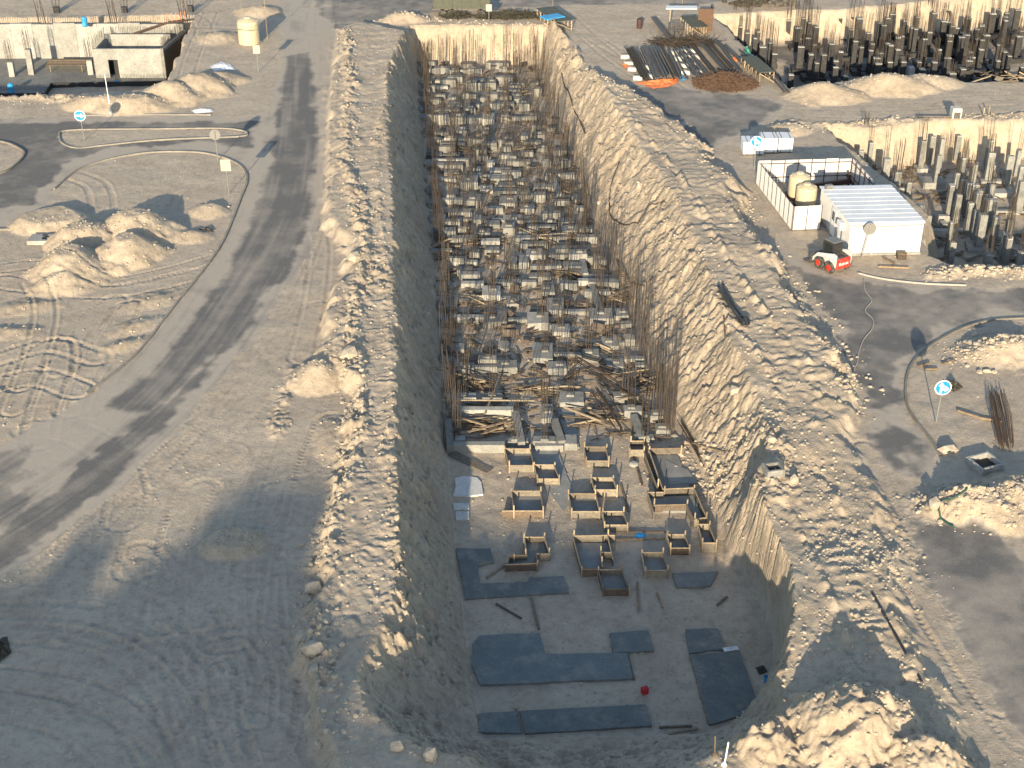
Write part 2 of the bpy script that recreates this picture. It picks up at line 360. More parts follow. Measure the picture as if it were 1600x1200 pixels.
# --- heaps: (px, py of the base centre, radius x, radius y, height, flat top, turn)
MOUNDS = [(110, 420, 2.9, 3.4, 1.25, .3, .2), (200, 400, 2.6, 3.0, 1.3, .25, -.1), (215, 362, 3.6, 2.6, 1.35, .3, -.2), (128, 378, 2.6, 2.4, 1.1, .3, .2), (80, 348, 3.4, 2.4, .55, .6, .1), (95, 450, 2.3, 1.6, .55, .2, 0),
          (270, 152, 3.6, 2.6, 1.25, .2, -.3), (205, 168, 4.2, 2.2, .9, .3, .1), (310, 138, 3.8, 3.0, 1.2, .2, -.4), (150, 165, 3.5, 2.0, .6, .3, 0), (345, 125, 3, 2, .6, .2, 0),
          (498, 592, 2.0, 2.2, .95, .2, 0), (560, 575, .9, 1.6, .5, .3, .2), (365, 850, 1.7, 1.4, .35, .6, .1), (1285, 150, 4.2, 2.6, 1.1, .15, 0), (1385, 138, 5.2, 2.6, 1.2, .15, 0), (1450, 130, 4, 2, .6, .2, 0),
          (1570, 550, 3.4, 2.0, .75, .3, .2), (1530, 800, 3.0, 1.8, .8, .3, -.3), (1600, 780, 3, 2.4, .8, .3, 0), (1330, 1150, 3.3, 2.8, 1.5, .35, .3), (1190, 1165, 1.6, 2.2, .9, .3, .3), (1440, 1210, 2.6, 2.2, .9, .3, 0),
          (1270, 605, 2.6, 1.4, .55, .3, .2), (1290, 650, 2.2, 1.2, .45, .3, 0), (1185, 690, 1.6, 2.0, .5, .3, 0), (1260, 265, 3, 1.6, .4, .3, 0), (1225, 205, 2.4, 1.6, .5, .3, 0), (330, 330, 1.6, 1.6, .45, .2, 0), (300, 370, 1.8, 1.2, .35, .2, 0), (240, 470, 2.6, 1.4, .22, .1, .6), (215, 510, 2.4, 1.2, .2, .1, .6), (195, 540, 2.2, 1.0, .2, .1, .6),
          (40, 480, 3.0, 1.3, .22, .1, .3), (10, 520, 2.8, 1.2, .2, .1, 0), (530, 5, 4, 2, .5, .3, 0), (630, 32, 3.2, 1.8, .7, .3, 0), (405, 20, 3, 2.5, .6, .2, 0), (340, 60, 2.6, 2.4, .5, .2, 0), (520, 690, 1.2, 2.6, .2, .3, .2), (715, 45, 3.4, 1.2, .4, .3, 0), (800, 47, 3.4, 1.2, .45, .3, 0)]
for px, py, rx, ry, h, ft, tz in MOUNDS:
    c = G(px, py); m = (abs(X-c.x) < 1.5*max(rx, ry)) & (abs(Y-c.y) < 1.5*max(rx, ry))
    dx = X[m]-c.x; dy = Y[m]-c.y; u = (dx*math.cos(tz)+dy*math.sin(tz))/rx; v = (-dx*math.sin(tz)+dy*math.cos(tz))/ry
    r = np.sqrt(u*u+v*v)*(1+.22*wig[m])+.03*wig2[m]; h *= 1.12
    hh = h*np.clip((1-r)/(1-ft), 0, 1); hh = np.where(hh > 0, hh+.04*h*wig2[m]+.04*fine[m]+.025*finer[m]+(.3*np.maximum(np.abs(wig[m])-.08, 0)+.14*fine[m]+.12*wig2[m]+.06*finer[m] if py > 1100 else 0), 0)
    Z[m] = np.maximum(Z[m], Z[m]*.5+hh); fresh[m] = np.maximum(fresh[m], ss(0, .15, hh))
# --- wheel ruts: centre line in photo pixels, depth
RUTS = [([(470, 20), (500, 120), (490, 300), (440, 430), (330, 590), (200, 720), (30, 860)], .02), ([(515, 60), (508, 180), (500, 320), (470, 420), (400, 540), (290, 680), (170, 800), (60, 900)], .03), ([(500, 60), (495, 180), (485, 320), (455, 420), (385, 540), (275, 670), (150, 790), (20, 900)], .03),
        ([(0, 962), (120, 965), (230, 1000), (300, 1060), (350, 1150), (380, 1250)], .05), ([(0, 985), (110, 990), (200, 1020), (270, 1090), (310, 1200)], .05), ([(0, 1060), (100, 1075), (200, 1120), (250, 1200)], .06), ([(0, 1100), (120, 1130), (200, 1200)], .05),
        ([(240, 915), (290, 940), (325, 1000), (345, 1100), (360, 1230)], .05), ([(345, 1000), (400, 995), (430, 1030), (435, 1090), (420, 1160)], .06), ([(330, 1020), (370, 1010), (400, 1050), (400, 1120)], .06), ([(290, 1010), (300, 1100), (330, 1200)], .04), ([(245, 1020), (270, 1100), (320, 1210)], .04), ([(370, 1010), (340, 1100), (250, 1230)], .04), ([(420, 1000), (415, 880), (430, 780), (460, 690), (520, 590)], .04), ([(375, 960), (390, 850), (420, 760), (470, 650), (520, 560)], .035), ([(120, 980), (115, 900), (140, 800), (190, 730), (280, 650)], .035), ([(210, 890), (240, 800), (320, 700), (420, 600), (500, 480)], .03), ([(470, 560), (490, 480), (500, 400), (495, 360)], .04), ([(455, 980), (465, 860), (490, 760), (520, 660)], .04),
        ([(60, 690), (70, 640), (100, 560), (140, 500), (180, 470)], .05), ([(110, 640), (130, 590), (170, 530), (200, 480)], .05), ([(20, 640), (60, 540), (70, 480), (50, 440)], .05), ([(0, 600), (60, 590), (120, 610)], .05), ([(0, 560), (80, 540), (150, 560)], .05), ([(30, 600), (50, 560), (90, 540), (90, 580)], .06), ([(0, 420), (60, 415), (160, 440), (260, 425), (330, 405)], .05), ([(0, 440), (80, 450), (180, 455), (300, 430)], .05), ([(100, 270), (150, 290), (160, 330), (150, 350)], .04),
        ([(1370, 640), (1360, 720), (1400, 830), (1450, 940), (1530, 1060), (1600, 1150)], .03), ([(1350, 700), (1375, 790), (1420, 880), (1470, 980), (1560, 1100)], .04), ([(1330, 430), (1360, 500), (1400, 530), (1480, 490), (1600, 470)], .015), ([(1060, 140), (1000, 100), (930, 60), (880, 20)], .04), ([(1020, 130), (960, 90), (900, 40)], .05), ([(1200, 160), (1350, 160), (1600, 150)], .04), ([(1200, 175), (1400, 178), (1600, 168)], .04), ([(1160, 300), (1210, 400), (1260, 440)], .03), ([(40, 20), (150, 15), (300, 25), (320, 60)], .04), ([(330, 20), (300, 90), (290, 130)], .05)]
random.seed(70)
for _ in range(26):
    x0, y0 = random.uniform(60, 430), random.uniform(760, 1180); a = random.uniform(-1.2, 1.9); bend = random.uniform(-.35, .35); P_ = [(x0, y0)]
    for k_ in range(6): P_.append((P_[-1][0]+45*math.cos(a), P_[-1][1]-45*math.sin(a)*.8)); a += bend
    RUTS.append((P_, random.uniform(.012, .03)))
for ir, (pts, dep) in enumerate(RUTS):
    if pts[0][1] > 900 and ir < 20: dep *= .85
    gau = (.85, .7, .95, .8)[ir % 4]; wr = (.16, .11, .13, .2)[ir % 4]
    pl = PW(smooth_line(pts, 5)); m = local(pl, X, Y, 2)
    d, s = polyline_s(pl, X[m], Y[m]); d = np.abs(d-gau)
    tread = 1+.6*np.sin(s*2*math.pi/.34+d*9)*ss(.22, .12, d)
    dep *= .75; Z[m] += -dep*np.exp(-(d/wr)**4)*tread + dep*.7*np.exp(-((d-wr-.12)/.07)**2)*(1+1.2*wig2[m])
# --- flat plots and roads
def mask(pts, edge=.5, amp=.7, z=0):
    P = PW(pts, z); o = np.zeros_like(Z); m = local(P, X, Y, 4)
    d = sdist(P, X[m], Y[m])+wig[m]*amp+wig2[m]*amp*.4; o[m] = ss(edge, -edge, d); return o
RL = mask([(-400, 190), (60, 186), (120, 183), (340, 182), (415, 186), (415, 225), (392, 262), (378, 262), (350, 247), (300, 238), (215, 241), (130, 262), (85, 296), (62, 335), (0, 360), (-400, 366)], .25, .6)
isl1 = mask([(92, 214), (110, 204), (250, 202), (340, 201), (375, 204), (386, 209), (370, 214), (250, 219), (160, 228), (120, 232), (97, 224)], .2, .4); isl2 = mask([(-300, 222), (0, 222), (25, 230), (38, 241), (25, 258), (0, 272), (-300, 280)], .2, .2)
RM = mask([(440, -40), (535, -40), (525, 60), (512, 180), (505, 320), (478, 400), (395, 530), (290, 660), (170, 780), (60, 862), (-60, 940), (-300, 1060), (-300, 830), (-60, 735), (135, 617), (212, 556), (272, 481), (342, 391), (377, 311), (387, 275), (415, 185), (440, 90)], .2, .3)
RT = mask([(535, 55), (570, 38), (640, 24), (720, 14), (900, 8), (1100, 6), (1250, -12), (1250, -60), (480, -60), (500, 20)], .3, .5)
RR = mask([(1195, 378), (1235, 395), (1290, 425), (1340, 434), (1420, 444), (1500, 450), (1900, 452), (1900, 496), (1560, 499), (1500, 512), (1450, 540), (1418, 580), (1412, 625), (1425, 660), (1450, 700), (1460, 745), (1420, 748), (1375, 735), (1350, 660), (1342, 590), (1310, 520), (1262, 445), (1215, 405)], .3, .7)
RN = mask([(1430, 820), (1530, 822), (1600, 870), (1900, 1000), (1900, 1400), (1700, 1300), (1560, 1100), (1500, 1020), (1450, 930)], .4, 1.0)
RP = mask([(900, 100), (950, 128), (1100, 142), (1195, 152), (1222, 168), (1200, 192), (1165, 212), (1140, 226), (1100, 232), (1050, 195)], .4, 1.0)
RL = RL*(1-isl1)*(1-isl2)
road = np.clip(np.maximum.reduce([RL, RM, RT, RR, RN, RP]), 0, 1)
bare = np.maximum.reduce([mask([(447, 85), (487, 80), (493, 200), (486, 320), (462, 400), (400, 480), (345, 545), (270, 632), (215, 645), (170, 635), (260, 560), (335, 455), (385, 360), (420, 250)], .4, .5),
    mask([(483, 335), (465, 400), (380, 520), (270, 655), (160, 770), (60, 850), (-40, 910), (-40, 860), (110, 745), (235, 640), (325, 560), (405, 470), (462, 370)], .25, .5)*.95, mask([(-300, 770), (0, 720), (60, 690), (20, 820), (-300, 1000)], .6, 2.0)*.7,
    mask([(-300, 195), (400, 190), (390, 205), (395, 230), (300, 222), (180, 232), (90, 260), (50, 320), (-300, 355)], .3, .6)*1.0, RT*.6, mask([(900, 95), (950, 128), (1195, 152), (1220, 168), (1165, 210), (1100, 225), (1050, 190)], .5, 1.2)*.85,
    mask([(1215, 400), (1290, 432), (1420, 450), (1900, 455), (1900, 492), (1560, 495), (1480, 512), (1410, 570), (1395, 640), (1425, 700), (1430, 740), (1385, 735), (1365, 670), (1350, 590), (1310, 510), (1255, 440)], .4, 1.0)*.95, RN*.9])
dust = np.clip(1.03-.9*bare+.3*big+.3*wig+.25*wig2, 0, 1)
pl = PW(smooth_line([(480, -20), (465, 100), (455, 250), (430, 350), (360, 470), (270, 590), (150, 700), (0, 800), (-150, 880)])); m = (RM > .05) & (Y < 170)
d, s = polyline_s(pl, X[m], Y[m]); sd = np.sign(X[m]-np.interp(Y[m], pl[::-1, 1], pl[::-1, 0]))*d
stk = vnoise(s/9, sd/.45, 91)+.7*vnoise(s/4, sd/.2, 92)+.8*vnoise(s/20, sd/1.1, 93)
dust[m] = np.clip(1.0-.85*bare[m]+.45*stk+.12*wig2[m]+.25*wig[m], 0, 1)
Z *= (1-.85*road)
# --- the trench
FL = [((655, 100), 1.0), ((660, 180), 3.1), ((664, 250), 3.1), ((672, 330), 3.1), ((681, 400), 3.1), ((688, 500), 3.1), ((692, 580), 2.9), ((699, 700), 2.9), ((714, 860), 2.9), ((728, 980), 3.0), ((742, 1090), 3.4), ((760, 1152), 6.0), ((900, 1152), 9.0), ((1100, 1146), 6.0), ((1165, 1122), 1.6), ((1212, 1070), .5), ((1208, 990), .4), ((1175, 920), .35), ((1142, 868), 1.0), ((1118, 800), 2.6), ((1088, 720), 3.0), ((1058, 650), 3.2), ((1018, 570), 3.8), ((996, 490), 4.0), ((957, 390), 4.0), ((913, 300), 3.8), ((876, 200), 3.2), ((852, 130), 2.4), ((842, 100), 1.0)]
P = PW([p for p, _ in FL], ZF); runs = [r for _, r in FL]
m = local(P, X, Y, 11); x, y = X[m], Y[m]; wsum = 0; rs = 0; dmin = np.full(x.shape, 1e9)
for i in range(len(P)):
    d, t = segd(P[i], P[(i+1) % len(P)], x, y); q = 1/(d+.05)**4; wsum = wsum+q
    rs = rs+q*(runs[i]*(1-t)+runs[(i+1) % len(P)]*t); dmin = np.minimum(dmin, d)
run = rs/wsum; ins = inside(P, x, y); d = np.where(ins, -dmin, dmin)
teeth = fbm(x*.35+y*.9, (y*.4-x*.9)*.14, .30, 3, 41, .65); strat = fbm(x*.2, y*.25, 1.0, 3, 42)
left = ss(3, -1, x-.0*y)
dd = d+(.20*wig[m]+.12*finer[m]+.10*fine[m])*ss(-.3, 1, d)+(.10*teeth+.12*np.maximum(np.abs(wig2[m])-.1, 0))*ss(0, .6, d)
pr = np.clip(dd/run, 0, 1.3)
top = Z[m]; fl = ZF+.06*fbm(x, y, 2.5, 4, 51)+.03*wig2[m]
wall = fl+(np.maximum(top, .1)-fl)*(np.clip(pr, 0, 1)**(.95+.25*ss(2, -2, x)))
lf = ss(2, -2, x); wall += ((.05+.07*lf)*teeth+.05*fine[m]+.04*finer[m])*ss(.02, .2, pr)*ss(1.1, .8, pr)+ss(5, 7, run)*(.25*wig[m]+.12*fine[m]+.12*wig2[m])*ss(0, .2, pr)*ss(1, .7, pr)
zz = np.where(dd <= 0, fl, np.minimum(wall, top)); zz = np.where(pr >= 1, top, zz)
Z[m] = zz; inw = ss(1.25, .9, pr)
fresh[m] = np.where(dd < .1, .35+.4*strat, np.maximum(fresh[m], .95*inw)); slope[m] = np.where(dd < .15, 0, ss(1.15, .95, pr))*ss(5.5, 4, run)
road[m] = np.where(pr < 1.3, 0, road[m])
# --- the three other excavations
def pit(pts, depth, rn, fr_=.5):
    P = PW(pts); m = local(P, X, Y, 2); x, y = X[m], Y[m]
    d = -sdist(P, x, y)+.35*wig[m]+.12*wig2[m]; t = fbm(x*.9, y*.2, .8, 3, 61)
    p = np.clip((d+.12*t)/rn, 0, 1); fl = -depth+.12*fbm(x, y, 2.5, 4, 62)
    Z[m] = Z[m]*(1-p)+fl*p; fresh[m] = np.where(p > 0, np.where(p < 1, 1, fr_), fresh[m]); road[m] = np.where(p > 0, 0, road[m])
ZA, ZB, ZC = -3.4, -3.3, -4.0; PA = mask([(1200, 60), (1760, 40), (1760, 128), (1235, 135)], .5, 1.5, -3.4)
pit([(1112, 22), (1160, 20), (1300, 16), (1450, 2), (1600, -12), (1760, -20), (1760, 128), (1600, 127), (1430, 126), (1235, 137), (1212, 122), (1165, 75)], -ZA, 1.0, .45)
pit([(1288, 196), (1360, 200), (1450, 192), (1600, 187), (1790, 183), (1790, 415), (1600, 415), (1484, 416), (1452, 398), (1446, 330), (1372, 268), (1330, 235)], -ZB, 1.0, .3)
pit([(-260, 28), (100, 28), (308, 24), (262, 124), (246, 137), (80, 150), (0, 153), (-260, 155)], -ZC, 1.0, .35)
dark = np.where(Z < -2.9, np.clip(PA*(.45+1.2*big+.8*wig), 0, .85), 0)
Z += .012*fbm(X, Y, .35, 2, 71)*(1-.6*road)
# edge of the modelled sheet runs out flat
edge = np.minimum(np.minimum(np.arange(NC)[None, :], np.arange(NC)[::-1][None, :])*np.ones((NR, 1)), np.minimum(np.arange(NR)[:, None], np.arange(NR)[::-1][:, None]))
Z *= ss(0, 12, edge)
def gz(x, y):
    i = int(np.clip(math.log(max(y, Y0)/Y0)/K+.5, 0, NR-1)); j = int(np.clip((x/halfw(yr[i])+1)/2*(NC-1)+.5, 0, NC-1))
    return float(Z[i, j])
def GG(px, py):                                     # photo pixel onto the modelled ground
    z = 0
    for _ in range(12): p = G(px, py, z); z = .5*z+.5*gz(p.x, p.y)
    p = G(px, py, z); p.z = gz(p.x, p.y); return p
def sheet(name, sel, mat, attrs):
    ii, jj = np.nonzero(sel); a = ii*NC+jj; quad = np.stack([a, a+1, a+NC+1, a+NC], 1)
    used, inv = np.unique(quad, return_inverse=True); inv = inv.reshape(-1).astype(np.int32)
    me = bpy.data.meshes.new(name); n = len(used); me.vertices.add(n)
    co = np.stack([X.ravel()[used], Y.ravel()[used], Z.ravel()[used]], 1).astype(np.float32)
    me.vertices.foreach_set('co', co.ravel()); me.loops.add(len(inv)); me.loops.foreach_set('vertex_index', inv)
    me.polygons.add(len(quad)); me.polygons.foreach_set('loop_start', np.arange(0, len(inv), 4, dtype=np.int32))
    for k, arr in attrs.items():
        at = me.attributes.new(k, 'FLOAT', 'POINT'); at.data.foreach_set('value', arr.ravel()[used].astype(np.float32))
    me.update(calc_edges=True); me.validate(); me.materials.append(M[mat]); me.shade_smooth()
    o = bpy.data.objects.new(name, me); COL.objects.link(o); o['kind'] = 'structure'; return o
rf = road[:-1, :-1] > .5
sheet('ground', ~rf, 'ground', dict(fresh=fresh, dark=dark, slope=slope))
right = X[:-1, :-1] > 6
sheet('road', rf & ~right, 'road', dict(dust=dust)); sheet('road', rf & right, 'road', dict(dust=dust))
hw0, hw1 = halfw(yr[0]), halfw(yr[-1]); B = 3000
c = [(-hw0, yr[0]), (hw0, yr[0]), (hw1, yr[-1]), (-hw1, yr[-1])]; q = [(-B, -B), (B, -B), (B, B), (-B, B)]
mb = MB(); mb.add([(a, b, 0) for a, b in c]+[(a, b, 0) for a, b in q], [(4, 5, 1, 0), (5, 6, 2, 1), (6, 7, 3, 2), (7, 4, 0, 3)])
mb.build('desert_ground', 'ground')['kind'] = 'structure'
# ------------------------------------------------------------------ kerbs
def kerb(pts, zt=.11, wd=.13):
    pl = smooth_line(pts, 8); mb = MB(); prev = None
    W = [G(*p) for p in pl]
    for a, b in zip(W[:-1], W[1:]):
        a = Vector((a.x, a.y, zt/2-.04)); b = Vector((b.x, b.y, zt/2-.04)); e = (b-a).normalized()*.004; mb.beam(a+e, b-e, wd, zt+.08)
    mb.build('kerb', 'kerb')['kind'] = 'structure'
kerb([(85, 296), (130, 262), (215, 241), (300, 238), (350, 247), (378, 262), (386, 282), (376, 311), (341, 391), (271, 481), (211, 556), (135, 616)])
kerb([(92, 214), (110, 204), (250, 202), (340, 201), (375, 204), (386, 209), (370, 214), (250, 219), (160, 228), (120, 232), (97, 224), (92, 214)], .1)
kerb([(-60, 218), (0, 222), (25, 230), (38, 241), (25, 258), (0, 272), (-60, 285)], .14)
kerb([(1700, 496), (1600, 498), (1540, 503), (1490, 520), (1445, 548), (1420, 580), (1415, 620), (1425, 650), (1455, 690), (1470, 712)])
kerb([(120, 181), (200, 180), (330, 180)], .1); kerb([(-40, 361), (0, 360), (40, 358)], .14)
# ------------------------------------------------------------------ rocks
def scatter(name, label, line, n, spread, r0, r1, seed, z=0):
    random.seed(seed); pl = [Vector((*p, 0)) for p in PW(smooth_line(line), z)]; mb = MB()
    for _ in range(n):
        i = random.randrange(len(pl)-1); p = pl[i].lerp(pl[i+1], random.random())
        x = p.x+random.gauss(0, spread); y = p.y+random.gauss(0, spread); r = .8*r0+(r1*.62-.8*r0)*random.random()**4.0
        mb.rock((x, y, gz(x, y)+r*.05), r)
    o = mb.build(name, 'rock'); o['kind'] = 'stuff'; o['label'] = label; o['category'] = 'rubble'
scatter('rubble', 'loose limestone rubble along the left edge of the trench', [(540, 60), (548, 150), (550, 260), (560, 330), (572, 420), (562, 490), (545, 560), (560, 640), (545, 720), (522, 800), (500, 900), (488, 1000), (505, 1080), (520, 1180)], 1500, .55, .05, .30, 1)
scatter('rubble', 'small stones along the trench lip on the left bank', [(615, 110), (595, 200), (592, 300), (602, 420), (610, 560), (607, 720), (622, 860), (640, 1020), (690, 1180)], 600, .45, .04, .18, 2)
scatter('rubble', 'pale stones scattered on the right embankment crest', [(880, 90), (960, 150), (1060, 210), (1150, 310), (1190, 390), (1260, 480), (1310, 570), (1335, 640)], 1500, .7, .05, .30, 3)
scatter('rubble', 'stones on the inner shoulder of the right embankment', [(890, 130), (980, 260), (1060, 390), (1120, 490), (1190, 600), (1220, 700), (1200, 800)], 700, .8, .05, .24, 4)
scatter('rubble', 'broken rock on the right slope beside the formwork', [(1060, 640), (1090, 700), (1120, 730), (1160, 720)], 450, .9, .08, .42, 5, -2)
scatter('rubble', 'stones strewn over the near right embankment', [(1250, 700), (1300, 800), (1340, 900), (1300, 860), (1400, 880), (1300, 1000), (1360, 1080), (1440, 1180)], 1300, 1.0, .04, .24, 6)
scatter('rubble', 'broken stone heap on the right traffic island', [(1500, 560), (1560, 540), (1620, 540)], 500, .8, .08, .45, 7)
scatter('rubble', 'stony mound behind the electrical box at the right edge', [(1470, 790), (1530, 790), (1620, 800)], 500, 1.0, .06, .35, 8)
scatter('rubble', 'stones below the pit edge near the white cabin', [(1460, 430), (1530, 425), (1620, 430)], 300, .5, .08, .45, 9)
scatter('rubble', 'stones over the sand heaps beside the left road', [(100, 430), (120, 380), (200, 400), (240, 360), (110, 400)], 500, 1.2, .04, .2, 10)
scatter('rubble', 'stones on the sand heap beside the left bank', [(470, 600), (500, 580), (540, 590)], 220, .8, .04, .2, 11)
scatter('rubble', 'clods around the small flattened rubble heap on the shaded sand', [(310, 840), (365, 845), (420, 850)], 260, .6, .04, .16, 12)
scatter('rubble', 'stones on the trench floor around the concrete pads', [(760, 960), (850, 960), (1000, 1060), (1050, 1090), (1100, 960), (1180, 1000)], 420, 1.2, .03, .14, 13, ZF)
scatter('rubble', 'stones on the sand heaps along the upper right pit', [(1250, 145), (1330, 140), (1400, 135), (1460, 130)], 300, 1.0, .05, .25, 14)
scatter('rubble', 'stones on the broken ground above the grey columns pit', [(1220, 200), (1300, 200), (1400, 190), (1590, 182)], 400, .6, .06, .35, 15)
scatter('rubble', 'stones along the sand heaps by the basement', [(0, 155), (100, 160), (200, 168), (300, 150)], 300, 1.0, .05, .22, 16)
scatter('rubble', 'debris stones along the far lip of the trench', [(560, 40), (650, 30), (740, 36), (850, 40)], 350, .6, .06, .35, 17)
random.seed(12); mb = MB(); kk = np.argwhere((fresh > .42) & (Z > -3.4) & (road < .3) & (Y < 150)); kk = kk[RNG.integers(0, len(kk), 30000)]; cn = 0
cw = np.abs(fbm(X, Y, 3.0, 3, 99))
for i, j in kk:
    if random.random() > .15+3.0*cw[i, j]: continue
    r = .02+.10*random.random()**3; mb.rock((X[i, j]+random.uniform(-.05, .05), Y[i, j]+random.uniform(-.05, .05), Z[i, j]), r, .8); cn += 1
    if cn > 7500: break
mb.build('clods', 'rock', kind='stuff', label='loose clods over the dug banks and heaps', category='clods')
random.seed(5)
for px, py, r, lab in ((490, 1020, .42, 'large pale boulder lying flat on the shaded left bank'), (491, 1052, .34, 'upright pale boulder just below the large flat one'), (490, 920, .32, 'small rounded rock at the foot of the shaded bank'), (498, 960, .28, 'small pale rock above the large flat boulder'), (475, 996, .3, 'squarish rock up left of the large flat boulder'), (545, 556, .5, 'rounded brown boulder in the shadow behind the sand heap'), (672, 1184, .35, 'cream rock at the bottom edge of the photo'), (622, 1170, .25, 'grey stone left of the cream rock at the bottom edge'),
                       (1481, 706, .40, 'big cream boulder at the end of the right kerb'), (1148, 612, .3, 'lone rock on the slope under the right embankment'), (935, 318, .22, 'pale rock below the fence corner'), (553, 403, .4, 'white rock pair on the left spoil line'), (1460, 790, .35, 'pale block on the stony mound by the right road'), (518, 1035, .22, 'stone right of the upright boulder'), (1240, 752, .3, 'cream rock beside the timber crate on the embankment'), (1205, 690, .3, 'white stone on the right slope under the crest')):
    p = GG(px, py); mb = MB(p); 
    mb.rock(p+Vector((0, 0, r*.3)), r*1.25, .75); tag(mb.build('boulder', 'rock'), lab, 'boulder')
# ------------------------------------------------------------------ trench: footings, beams, bars
def cage(h, sx, sy, n=8, seed=0, r=.0145):
    random.seed(seed); mb = MB(); lean = (random.uniform(-.03, .03), random.uniform(-.03, .03)); P = []
    for i in range(n):
        t = i/n*4; s, u = int(t), t-int(t)
        P.append([(u-.5, -.5), (.5, u-.5), (.5-u, .5), (-.5, .5-u)][s])
    for a, b in P:
        hh = h*random.uniform(.88, 1.06); k = random.uniform(-.02, .02)
        mb.tube([(a*sx, b*sy, -.05), (a*sx+lean[0]*hh*.5, b*sy+lean[1]*hh*.5, hh*.5), (a*sx+(lean[0]+k)*hh, b*sy+(lean[1]+k)*hh, hh)], r, 4, False)
    z = .25
    while z < h*.8:
        q = [(lean[0]*z+a*sx*1.05, lean[1]*z+b*sy*1.05, z) for a, b in ((-.5, -.5), (.5, -.5), (.5, .5), (-.5, .5), (-.5, -.5))]
        mb.tube(q, .007, 3, False); z += random.uniform(.3, .9)
    return mb.mesh('rebar_cage', 'rust')
CAGES = [cage(random.uniform(2.6, 4.6), .32+.05*(i % 3), .3+.1*(i % 4), (8, 10, 6)[i % 3], i) for i in range(14)]
def fbox(x0, x1, yb, yf, y1, zf=ZF):                 # footing from its picture outline
    a = G(x0, y1, zf); b = G(x1, y1, zf); Yf = a.y; zt = max(zat(Yf, yf), zf+.32); zt = min(zt, zf+1.1)
    back = G(x0, yb, zt).y; dp = max(back-Yf, .45); dp = min(dp, 2.2)
    return Vector(((a.x+b.x)/2, Yf+dp/2, zf)), b.x-a.x, dp, zt-zf
FOOT = '''654 674 103 108 117;678 703 103 107 117;703 717 105 110 118;732 753 103 108 116;780 793 104 107 112;800 813 105 109 115;656 675 124 127 133;725 745 124 130 143;761 775 123 130 142;717 747 146 148 154;750 762 150 153 160;654 674 165 171 178;699 722 157 165 171;725 743 164 170 178;811 827 155 163 174;655 667 179 184 190;702 728 176 184 196;754 773 176 186 196;824 843 176 182 190;660 681 200 204 211;712 729 197 205 211;755 770 197 205 211;812 825 206 213 221;669 690 214 219 228;694 715 211 216 226;755 769 213 218 225;771 791 218 221 229;835 852 205 211 218;840 856 226 232 240;666 691 237 243 248;699 719 238 243 248;761 773 250 254 262;794 808 243 247 256;848 862 246 252 262;876 892 246 252 264;666 677 274 279 286;703 713 274 280 287;720 747 274 285 298;750 770 288 297 303;809 823 277 284 290;850 866 269 275 283;868 898 269 273 281;666 690 290 299 306;808 829 295 306 313;669 680 310 317 326;724 752 303 314 325;780 809 305 318 326;864 884 301 307 314;897 911 302 312 319;813 835 318 327 335;901 915 320 325 331;671 696 334 343 350;738 752 335 343 351;786 817 335 345 352;674 712 355 362 374;716 738 354 357 367;741 766 356 364 373;786 804 347 356 368;806 826 360 366 372;852 870 344 348 353;878 903 351 360 369;905 925 352 358 370;794 808 400 413 422;811 827 398 411 420;822 848 388 399 409;888 917 389 398 415;928 948 395 407 420;680 714 441 447 455;684 715 463 480 486;753 782 446 461 472;792 811 462 475 482;846 867 444 457 466;854 882 465 485 494;922 958 481 498 508;962 982 482 494 500;970 987 501 507 514;824 858 487 505 516;690 701 489 503 512;755 792 485 503 513;693 726 536 547 553;778 795 532 547 551;686 709 553 563 570;716 741 566 576 587;747 776 555 562 576;777 808 562 575 587;863 891 506 519 527;832 864 531 560 571;941 966 525 540 547;910 936 544 555 567;856 885 564 576 586;948 975 560 573 581;992 1010 568 571 578;976 992 522 530 540;698 744 614 622 632;753 785 614 622 631;697 717 633 642 656;845 865 631 654 662;791 826 686 692 698;830 868 681 690 701;710 727 680 690 695;875 913 611 629 637;975 1005 633 643 655;1013 1039 639 651 660;1025 1047 661 673 680;991 1022 679 686 692;882 902 679 694 704;959 997 611 620 632'''
items = []
for ln in FOOT.split(';'):
    v = [float(t) for t in ln.split()]; items.append((fbox(*v), v))
rows = []; cur = []
for it in sorted(items, key=lambda t: t[1][4]):
    if cur and it[1][4]-cur[0][1][4] > 9+.012*it[1][4]: rows.append(cur); cur = []
    cur.append(it)
rows.append(cur)
random.seed(21); NRW = len(rows)
